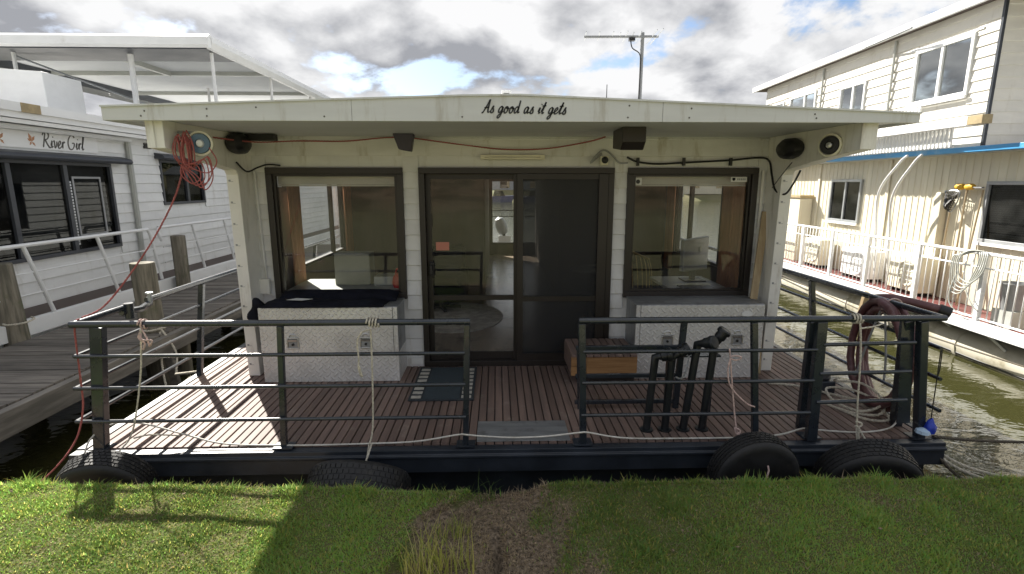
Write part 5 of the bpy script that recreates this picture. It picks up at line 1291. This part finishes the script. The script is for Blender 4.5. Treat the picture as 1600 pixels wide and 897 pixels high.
# ------------------------------------------------------------------ white houseboat on the left
def left_boat():
    t = thing('houseboat', 'white weatherboard houseboat on the left with a canopy on its roof', 'houseboat', (-8.7, 12, -.6))
    XW, X0, Y0, Y1 = -6.23, -11.7, 4.3, 22.
    MB().box(X0-.3, -5.72, Y0-.7, Y1+.8, -1.2, .10).build('hull', M['white'], t)
    MB().box(-5.715, -5.64, Y0-.7, Y1+.8, .09, .292).build('deck_band', M['white'], t, bevel=.01)
    MB().box(X0-.3, -5.72, Y0-.7, Y1+.8, .105, .28).build('deck', M['browndeck'], t)
    big = (5.1, 8.86, .88, 2.21); small = (10.12, 11.55, 1.50, 2.33)
    wb = MB(); wall_with_holes(wb, 'y', XW-.09, XW-.015, Y0, Y1, .281, 2.66, [big, small])
    w = wb.build('side_wall', M['whiteboard'], t)
    clad(w, XW-.012, Y0, Y1, .285, 2.66, .162, [big, small], M['whiteboard'], '+x', joints=(9.28, 13.5, 17.8))
    MB().box(X0, XW-.092, Y0, Y0+.08, .281, 2.66).build('front_wall', M['whiteboard'], t)
    MB().box(X0, XW-.092, Y1-.08, Y1, .281, 2.66).build('back_wall', M['whiteboard'], t)
    MB().box(X0, X0+.08, Y0+.082, Y1-.082, .281, 2.66).build('side_wall', M['whiteboard'], t)
    # cabin depth behind the glass
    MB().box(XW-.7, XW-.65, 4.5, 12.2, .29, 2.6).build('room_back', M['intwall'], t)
    def win(o, mull, blinds):
        y0, y1, z0, z1 = o
        f = MB(); rect_frame(f, 'y', XW-.06, XW+.02, y0, y1, z0, z1, .05)
        for m_ in mull: f.box(XW-.05, XW+.014, m_-.035, m_+.035, z0+.051, z1-.051)
        fo = f.build('window', M['shutter'], t, bevel=.004)
        MB().box(XW-.03, XW-.024, y0+.045, y1-.045, z0+.045, z1-.045).build('pane', M['glassd'], fo)
        for (b0, b1, c0, c1) in blinds:
            n = int((c1-c0)/.145)
            for k in range(n):
                me = MB().box(XW-.125, XW-.112, b0, b1, c0+k*.145+.004, c0+(k+1)*.145-.003)
                me.build('blind_slat', M['grey'], fo)
        return fo
    fo = win(big, (7.02, 7.93), [(7.1, 7.85, 1.02, 1.95)])
    # inner flyscreen frame and door panel in the right bay
    q = MB(); rect_frame(q, 'y', XW-.02, XW-.008, 8.05, 8.62, 1.12, 2.0, .03); q.build('inner_frame', M['grey'], fo)
    q = MB()
    for k in range(22): q.box(XW-.022, XW-.006, 7.99, 8.02, 1.0+.043*k, 1.03+.043*k)
    q.build('bead_strip', M['greywhite'], fo)
    win(small, (10.95,), [(11.02, 11.5, 1.58, 1.95)])
    for (y0, y1, z) in ((5.0, 9.15, 2.215), (10.0, 11.68, 2.335)):
        poly = [(XW+.0, z+.005), (XW+.16, z-.01), (XW+.19, z+.03), (XW+.16, z+.075), (XW+.0, z+.115)]
        b = MB().prism(poly, 'y', y0, y1); b.build('shutter_box', M['shutter'], t, bevel=.01)
    tubeobj('downpipe', [(XW+.045, 9.28, .3), (XW+.045, 9.28, 2.58)], .042, M['bench'], t, sm=0)
    MB().box(XW+.004, XW+.02, 9.74, 9.93, 2.505, 2.60).build('vent', M['black'], t)
    s = MB().box(XW+.003, XW+.016, 6.6, 8.62, 2.36, 2.58).build('sign_board', M['white'], t)
    le = lettering('River Girl', .74, slant=.12, nib=.048, depth=.003, space=.22)
    le.v = [(XW+.0165+v[2], 7.60+v[0], 2.388+v[1]*1.0) for v in le.v]; le.build('lettering', M['decal2'], s)
    fl = MB()
    for cy, k in ((7.44, 1), (6.98, 1)):
        for (a, l_, w_) in ((1.9, .11, .025), (.9, .09, .02), (-.9, .08, .016), (2.7, .07, .02), (-2.2, .07, .014)):
            d = Vector((0, math.cos(a), math.sin(a))); e = Vector((0, -d.z, d.y)); c = Vector((XW+.0185, cy, 2.455))
            fl.add([c-e*.004, c+d*l_*.5-e*w_, c+d*l_, c+d*l_*.5+e*w_], [(0, 1, 2, 3)])
    fl.build('flourish', M['orange'], s)
    # eave, gutter and roof
    MB().box(X0-.3, -5.93, Y0-.4, Y1+.4, 2.70, 2.80).build('roof', M['white'], t)
    MB().box(-5.928, -5.89, Y0-.4, 6.98, 2.775, 2.885).build('fascia', M['white'], t); MB().box(-5.928, -5.887, 6.982, 7.27, 2.775, 2.886).build('fascia', M['tan'], t); MB().box(-5.928, -5.89, 7.272, Y1+.4, 2.775, 2.885).build('fascia', M['white'], t)
    MB().prism([(XW, 2.662), (-5.96, 2.64), (-5.95, 2.69), (XW, 2.699)], 'y', Y0-.3, Y1+.3).build('soffit', M['white'], t)
    MB().prism([(XW+.004, 2.585), (-6.07, 2.575), (-6.05, 2.60), (-6.07, 2.635), (XW+.004, 2.645)], 'y', Y0, 9.2).build('gutter', M['white'], t)
    # side railing
    xr = -5.66
    def sect(y0, y1, posts):
        r_ = MB().tube(catmull([(xr, y0+.08, .95), (xr, y0+.0, 1.12), (xr, y0+.1, 1.175), (xr, y0+.3, 1.175), (xr, (y0+y1)/2, 1.172), (xr, y1-.25, 1.17), (xr, y1-.06, 1.165), (xr, y1, 1.1), (xr, y1+.04, .95), (xr, y1+.17, .32)], 5), .025, 8).build('railing', M['white'], t, smooth=True)
        for y in posts: MB().tube([(xr, y, 1.165), (xr, y+.28, .30)], .024, 8).build('post', M['white'], r_, smooth=True)
        for z in (.84, .58): MB().tube([(xr, y0+.1, z), (xr, y1+.06, z)], .011, 6).build('rail', M['white'], r_)
    sect(4.0, 8.72, (5.2, 6.4, 7.58)); sect(8.93, 15.2, (9.94, 11.1, 12.3, 13.5))
    # canopy on the roof
    c = MB().box(-11.7, -5.7, 11.22, 20.0, 4.66, 4.675).build('canopy', M['canopyskin'], t)
    ZT = 4.76
    MB().prism([(11.18, ZT), (11.215, ZT), (11.215, 4.52), (11.12, 4.50), (11.08, 4.55), (11.09, 4.70)], 'x', -11.8, -5.6).build('front_gutter', M['white'], c)
    MB().box(-11.7, -5.7, 11.225, 12.35, 4.50, 4.655).build('front_beam', M['shutter'], c)
    MB().prism([(-5.695, ZT), (-5.6, ZT-.02), (-5.58, 4.62), (-5.62, 4.50), (-5.695, 4.50)], 'y', 11.22, 20.1).build('side_gutter', M['white'], c)
    MB().box(-11.8, -11.1, 12.36, 20.1, 4.46, 4.655).build('side_beam', M['shutter'], c)
    for y in (14.2, 17.2, 19.95): MB().box(-11.7, -5.7, y, y+.07, 4.56, 4.655).build('cross_beam', M['bench'], c)
    for x in (-8.2,): MB().box(x-.04, x+.04, 12.36, 14.19, 4.54, 4.65).build('long_beam', M['bench'], c); 
    for x, y in ((-5.78, 11.55), (-7.5, 11.7), (-9.75, 11.6), (-11.6, 11.6), (-5.78, 14.4), (-5.78, 17.3), (-5.78, 19.8), (-8.2, 16), (-11.6, 19.8)):
        MB().tube([(x, y, 2.79), (x, y, 4.56)], .055 if x == -7.5 else .035, 8).build('post', M['white'], c, smooth=True)
    MB().tube([(-9.8, 11.7, 4.45), (-6.6, 15.5, 2.9)], .02, 6).build('brace', M['greywhite'], c)
    b = MB().prism([(-9.35, 2.80), (-7.95, 2.80), (-7.98, 3.83), (-9.45, 3.93)], 'y', 10.0, 10.9); b.build('roof_locker', M['white'], t, bevel=.01)
left_boat()

# ------------------------------------------------------------------ two storey houseboat on the right
FRAME = Matrix.Rotation(-.055, 4, 'Z')
def right_boat():
    t = thing('houseboat', 'two storey cream and white houseboat on the right with blue edged roof', 'houseboat', (9.5, 11, -.6))
    XR_, XW, XU = 6.2, 6.92, 6.6; Y0, Y1 = 4.6, 15.3
    # floats and deck
    p = MB().lathe([(0, 4.0), (.18, 4.05), (.26, 4.3), (.26, 16.2), (.18, 16.5), (0, 16.55)], (6.62, 0, -.46), 'y', 18).build('pontoon', M['pontoon'], t, smooth=True)
    for y in np.arange(4.9, 16, 1.35): MB().lathe([(.262, 0), (.272, .01), (.272, .07), (.262, .08)], (6.62, float(y), -.46), 'y', 18).build('pontoon_band', M['pontoon'], p, smooth=True)
    MB().tube([(6.4, 4, -.55), (6.4, 16.4, -.55)], .03, 6).build('rubbing_strake', M['black'], p)
    MB().box(6.28, 12.2, 4.2, 15.9, -.13, -.02).build('deck_frame', M['navy'], t)
    br = MB()
    for y in np.arange(4.8, 16, .78): br.beam((6.3, float(y), -.1), (6.52, float(y)-.02, -.26), .04, .03)
    br.build('bracket', M['white'], t)
    MB().box(6.22, XW+.02, 4.2, 15.9, -.0195, .03).build('deck_surface', M['redfloor'], t)
    MB().box(6.15, 6.218, 4.2, 15.9, -.10, .05).build('deck_edge', M['white'], t, bevel=.006)
    # lower storey: upright ribbed cladding, one strip at a time
    w1 = (11.15, 12.25, 1.08, 1.98); w2 = (6.75, 8.17, 1.03, 1.93)
    wb = MB(); wall_with_holes(wb, 'y', XW+.012, XW+.08, Y0, Y1, .031, 2.36, [w2, w1]); w = wb.build('lower_wall', M['creamclad'], t)
    pitch = .15; cache = {}
    def strip(y, z0, z1):
        k = round(z1-z0, 3)
        if k not in cache:
            poly = [(.010, -.075), (.010, .055), (-.006, .058), (-.013, .063), (-.013, .070), (-.006, .075)]
            b = MB(); b.prism([(a, c) for a, c in poly], 'z', 0, z1-z0); cache[k] = b.mesh('wall_panel', M['creamclad'], origin=(0, 0, 0))[0]
        place(cache[k], 'wall_panel', (XW, y, z0), w)
    y = Y0+.075
    while y < Y1:
        segs = [(.032, 2.35)]
        for (a, b_, c0, c1) in (w1, w2):
            if y+.07 > a and y-.07 < b_: segs = [(.032, c0), (c1, 2.35)]
        for s in segs: strip(y, *s)
        y += pitch
    for yy in (10.35, 12.75): MB().box(XW-.035, XW-.014, yy-.04, yy+.04, .032, 2.33).build('cover_strip', M['creamclad'], w)
    MB().box(XW+.5, XW+.55, Y0, Y1, .03, 2.35).build('room_back', M['intwall'], t)
    def win(x, o, mull, m, blind, thk=.05, rb=None):
        y0, y1, z0, z1 = o
        f = MB(); rect_frame(f, 'y', x-.035, x+.045, y0, y1, z0, z1, thk)
        for q in mull: f.box(x-.03, x+.04, q-.025, q+.025, z0+thk+.001, z1-thk-.001)
        fo = f.build('window', M[m], t, bevel=.004)
        MB().box(x+.0, x+.006, y0+thk-.005, y1-thk+.005, z0+thk-.005, z1-thk+.005).build('pane', M['glassd' if blind else 'glassr'], fo)
        MB().box(x-.07, x-.036, y0-.02, y1+.02, z0-.045, z0-.002).build('sill', M['white'], fo)
        if blind:
            a, b_ = blind; n = int((z1-z0-2*thk)/.032)
            me = MB().box(x+.055, x+.075, a-(a+b_)/2, b_-(a+b_)/2, 0, .006).mesh('blind_slat', M['bench'], origin=(x+.065, 0, 0))[0]
            for k in range(n): 
                place(me, 'blind_slat', (x+.065, (a+b_)/2, z0+thk+.01+k*.032), fo)
        return fo
    win(XW, w1, (11.7,), 'greywhite', (11.2, 11.66)); win(XW, w2, (), 'grey', (6.82, 8.1))
    # blue edged roof of the lower storey
    MB().box(6.62, 12.2, 4.4, Y1+.1, 2.375, 2.43).build('lower_roof', M['white'], t)
    MB().box(6.45, 6.615, 4.4, 11.75, 2.35, 2.425).build('blue_edge', M['blue'], t, bevel=.006)
    MB().box(6.63, XW+.01, 4.5, Y1, 2.345, 2.372).build('soffit', M['bench'], t)
    # upper storey
    YC = 8.02
    ua = (8.42, 9.62, 3.20, 4.08); ub = (10.9, 11.75, 2.95, 3.86); uc = (12.7, 13.9, 3.0, 3.98); ud = (14.2, 15.0, 3.0, 3.95)
    ub_ = MB(); wall_with_holes(ub_, 'y', XU+.015, XU+.09, YC, Y1, 2.431, 4.42, [ua, ub, uc, ud]); uw = ub_.build('upper_wall', M['whitewarm'], t)
    clad(uw, XU+.012, YC, Y1, 2.432, 4.42, .158, [ua, ub, uc, ud], M['whitewarm'], '-x', joints=(9.7, 12.3))
    fw = MB().box(XU+.09, 12.1, YC+.0, YC+.08, 2.431, 4.55).build('upper_wall', M['whitewarm'], t)
    clad(fw, YC-.002, XU+.03, 12.1, 2.432, 4.5, .158, [], M['whitewarm'], 'x')
    MB().box(XU-.012, XU+.028, YC-.024, YC+.016, 2.432, 4.42).build('corner_trim', M['navy'], uw)
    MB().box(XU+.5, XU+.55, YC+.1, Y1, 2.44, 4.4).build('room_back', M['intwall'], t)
    MB().box(XU+.09, 12.1, Y1-.08, Y1, 2.44, 4.4).build('back_wall', M['whitewarm'], t)
    win(XU, ua, (9.03,), 'white', None, .055); win(XU, ub, (11.3,), 'white', None, .045); win(XU, uc, (13.2,), 'white', None, .045); win(XU, ud, (14.6,), 'white', None, .045)
    MB().box(XU-.02, XU-.005, 8.3, 9.75, 4.09, 4.12).build('head_trim', M['white'], uw)
    for yy in (10.15, 12.45): tubeobj('downpipe', [(XU-.035, yy, 2.44), (XU-.035, yy, 4.38)], .022, M['bench'], uw, sm=0)
    # roof with white fascia
    MB().box(XU-.14, 12.4, 6.8, Y1+.5, 4.43, 4.50).build('upper_roof', M['browndeck'], t)
    MB().box(XU-.20, XU-.142, 6.8, Y1+.5, 4.41, 4.535).build('fascia', M['white'], t, bevel=.006)
    MB().tube([(XU-.3, 9.4, 4.40), (XU-.1, 11.8, 4.44)], .018, 6).build('pole', M['grey'], t)
    # ribbed balcony front and the long white beam
    bal = MB().box(6.37, 6.385, 8.25, 12.2, 2.43, 2.47).build('balustrade', M['white'], t)
    me = MB().box(-.012, .012, -.019, .019, 0, .27).mesh('baluster', M['white'], origin=(0, 0, 0))[0]
    me2 = MB().box(-.012, .012, -.019, .019, 0, .30).mesh('baluster', M['white'], origin=(0, 0, 0))[0]
    for k in range(46):
        yy = 8.3+k*.082; place(me, 'baluster', (6.36, yy, 2.435), bal)
        if yy > 9.0: place(me2, 'baluster', (6.36, yy, 2.835), bal)
    MB().box(6.2, 6.34, 7.85, 13.0, 2.70, 2.83).build('balcony_beam', M['white'], t, bevel=.005)
    MB().box(6.2, 6.34, 7.6, 7.848, 2.705, 2.825).build('beam_end', M['tan'], t, bevel=.004)
    # railing
    R_ = MB().tube([(XR_, 4.3, .97), (XR_, 15.8, .97)], .024, 8).build('railing', M['white'], t, smooth=True)
    MB().tube([(XR_, 4.3, .78), (XR_, 15.8, .78)], .013, 6).build('rail', M['white'], R_); MB().tube([(XR_, 4.3, .09), (XR_, 15.8, .09)], .013, 6).build('rail', M['white'], R_)
    bm = MB().tube([(0, 0, 0), (0, 0, .86)], .0085, 6).mesh('baluster', M['white'], True, origin=(0, 0, 0))[0]
    pm = MB().box(-.03, .03, -.03, .03, 0, .93).mesh('post', M['white'], origin=(0, 0, 0))[0]
    y = 4.4; posts = [4.75, 5.95, 7.15, 8.36, 9.6, 10.72, 11.85, 13.0, 14.2, 15.4]
    while y < 15.8:
        if min(abs(y-q) for q in posts) > .05: place(bm, 'baluster', (XR_, y, .10), R_)
        y += .118
    for q in posts: place(pm, 'post', (XR_, q, .03), R_)
    # braces under the deck
    for q in (7.15, 9.6, 12.0): MB().beam((6.2, q-.02, .0), (6.42, q-.28, -.3), .05, .03).build('strut', M['white'], t)
    # downpipe-like white box on the wall
    MB().prism([(8.86, .04), (9.02, .04), (9.02, 1.66), (8.99, 1.75), (8.9, 1.76), (8.86, 1.68)], 'x', XW-.13, XW-.014).build('duct_cover', M['creamclad'], t, bevel=.01)
right_boat()

def right_things():
    XW = 6.92
    g = 'bent white ladder rails leaning on the right houseboat'
    for pts, l in (([(6.42, 9.25, 2.36), (6.40, 9.42, 2.22), (6.42, 9.86, 1.72), (6.52, 9.92, .9), (6.58, 9.9, .04)], 'bent white ladder rail leaning on the lower wall, left one of the two'), ([(6.42, 8.92, 2.36), (6.40, 9.08, 2.2), (6.42, 9.48, 1.68), (6.52, 9.56, .9), (6.58, 9.56, .04)], 'bent white ladder rail leaning on the lower wall, right one of the two')):
        o = tubeobj('ladder_rail', pts, .02, M['white'], None); tag(o, l, 'ladder rail', g)
    def ac(y0, y1, h, l):
        t = thing('air_conditioner', l, 'air conditioner', (6.7, (y0+y1)/2, .031), 'outdoor air conditioner units on the red deck')
        MB().box(6.55, 6.85, y0, y1, .09, h).build('casing', M['beige' if h > .65 else 'white'], t, bevel=.015)
        for yy in (y0+.08, y1-.12): MB().box(6.56, 6.84, yy, yy+.05, .031, .089).build('foot', M['black'], t)
        MB().lathe([(.21, 0), (.23, -.012), (.21, -.016), (.19, -.004)], (6.548, y0+(y1-y0)*.4, .09+(h-.09)*.5), 'x', 22, closed=True).build('fan_guard', M['beige' if h > .65 else 'white'], t, smooth=True)
        b = MB()
        for k in range(6): b.box(6.538, 6.545, y0+(y1-y0)*.4-.2, y0+(y1-y0)*.4+.2, .2+k*.075, .206+k*.075)
        b.build('grille', M['white'], t)
    ac(10.05, 10.95, .62, 'white air conditioner unit on the red deck under the small lower window'); ac(8.75, 9.5, .70, 'cream air conditioner unit on the red deck nearest the coiled maroon hose'); ac(11.8, 12.45, .66, 'beige air conditioner unit farthest back on the red deck')
    # gas bottle cupboard by the corner
    t = thing('wall_cabinet', 'cream gas cabinet with a weathered top against the far end of the lower wall', 'cabinet', (6.75, 13.0, .031))
    MB().box(6.6, 6.89, 12.95, 13.6, .032, 1.55).build('body', M['creamclad'], t, bevel=.01); MB().box(6.57, 6.9, 12.9, 13.65, 1.555, 1.62).build('lid', M['tan'], t, bevel=.005)
    # landing net, mop and poles on the wall
    t = thing('landing_net', 'landing net with dark mesh and long handle leaning on the lower wall', 'net', (6.75, 8.62, .04))
    MB().tube(catmull([(6.80, 8.82, 1.78), (6.80, 8.52, 1.76), (6.80, 8.66, 1.44), (6.80, 8.82, 1.78)], 5), .01, 6).build('hoop', M['greywhite'], t, smooth=True)
    MB().tube([(6.80, 8.66, 1.45), (6.72, 8.62, .05)], .013, 6).build('handle', M['tanwood'], t)
    nb = MB(); A, B_, C_, D = Vector((6.80, 8.80, 1.77)), Vector((6.80, 8.53, 1.755)), Vector((6.80, 8.66, 1.45)), Vector((6.69, 8.67, 1.52))
    for k in range(9):
        s = k/8
        for p, q in ((A, B_), (B_, C_), (C_, A)): nb.tube([p.lerp(q, s), D.lerp(p.lerp(q, s), .15)], .0055, 4)
    for s in (.25, .45, .65, .85): nb.tube([D.lerp(A, s), D.lerp(B_, s), D.lerp(C_, s), D.lerp(A, s)], .0055, 4)
    nb.build('mesh', M['black'], t)
    t = thing('mop', 'mop with a fat yellow foam head stored head up on the lower wall', 'mop', (6.74, 8.35, .04))
    MB().tube([(6.70, 8.3, .05), (6.80, 8.40, 1.82)], .014, 6).build('handle', M['tanwood'], t)
    for y0, y1 in ((8.27, 8.44), (8.445, 8.62)): MB().lathe([(0, 0), (.035, .01), (.05, .05), (.05, y1-y0-.05), (.035, y1-y0-.01), (0, y1-y0)], (6.80, y0, 1.85), 'y', 10).build('foam_head', M['yellow'], t, smooth=True)
    MB().box(6.78, 6.82, 8.12, 8.28, 1.83, 1.85).build('bracket', M['grey'], t)
    for (y0, y1, l) in ((8.1, 8.2, 'plain boat pole leaning on the lower wall right of the mop'),):
        o = MB().tube([(6.68, y0, .04), (6.88, y1, 1.8)], .013, 6).build('boat_pole', M['tanwood'], None); tag(o, l, 'pole')
    # hose hung on a railing post
    r_ = random.Random(9); runs = []
    for k in range(5): 
        y = 7.15+.03*k; runs.append([(6.17, y+.0, 1.0), (6.12, y+.2, .99-.02*k), (6.12, y+.34, .86), (6.12, y+.3, .62-.05*k), (6.12, y+.1, .56-.04*k), (6.13, y-.05, .72), (6.14, y-.08, .93), (6.17, y-.02, 1.0)])
    runs.append([(6.13, 7.4, .7), (6.12, 7.3, .45), (6.1, 7.15, .28), (6.12, 7.05, .2)]); runs.append([(6.13, 7.5, .7), (6.1, 7.55, .3), (6.11, 7.4, .12), (6.12, 7.2, .1)])
    b = MB()
    for p in runs: b.tube(catmull(p, 6), .009, 6)
    o = b.build('hose', M['bench'], None, smooth=True, auto=False); tag(o, 'pale garden hose coiled over the white railing of the right houseboat', 'hose')
    t = thing('bucket', 'grey bucket on the deck behind the white railing at the right edge', 'bucket', (6.4, 6.9, .031))
    MB().lathe([(0, 0), (.12, 0), (.16, .34), (.17, .35), (.17, .365), (.15, .365), (.11, .02), (0, .02)], (6.42, 6.9, .26), 'z', 18).build('body', M['grey'], t, smooth=True)
    MB().box(6.3, 6.55, 6.75, 7.05, .031, .258).build('crate', M['bench'], t)
    # mooring lines along the pontoon
    o = tubeobj('pontoon_line', [(6.3, 14.5, -.25), (6.25, 11, -.36), (6.22, 8.5, -.42), (6.3, 5.0, -.3)], .012, M['darkrope'], None); tag(o, 'dark line running along the pontoon of the right houseboat', 'rope')
    tubeobj_ = tubeobj('fender', [(6.12, 9.3, -.02), (6.1, 9.33, -.12), (6.08, 9.36, -.42), (6.08, 9.37, -.5)], .075, M['tanwood'], None); tag(tubeobj_, 'cream cylindrical fender hanging behind the maroon hose', 'fender')
right_things()
FRAME = Matrix.Identity(4)

# trees on the far side of the lawn, behind the photographer (mirrored in the glass)
GB = 'trees at the back of the lawn'
for i, x in enumerate((12, 17, 22, 28)):
    zt_ = float(lawn_z(np.array([float(x)]), np.array([-44.]))[0])
    tree('tree at the back of the lawn behind the photographer, mirrored in the windows', x, -44-(i % 3)*3, zt_-.2, (7, 6, 5, 8, 9, 8, 7, 6)[i], (4.5, 4, 3, 4, 5, 5, 4, 4)[i], i % 3, GB)
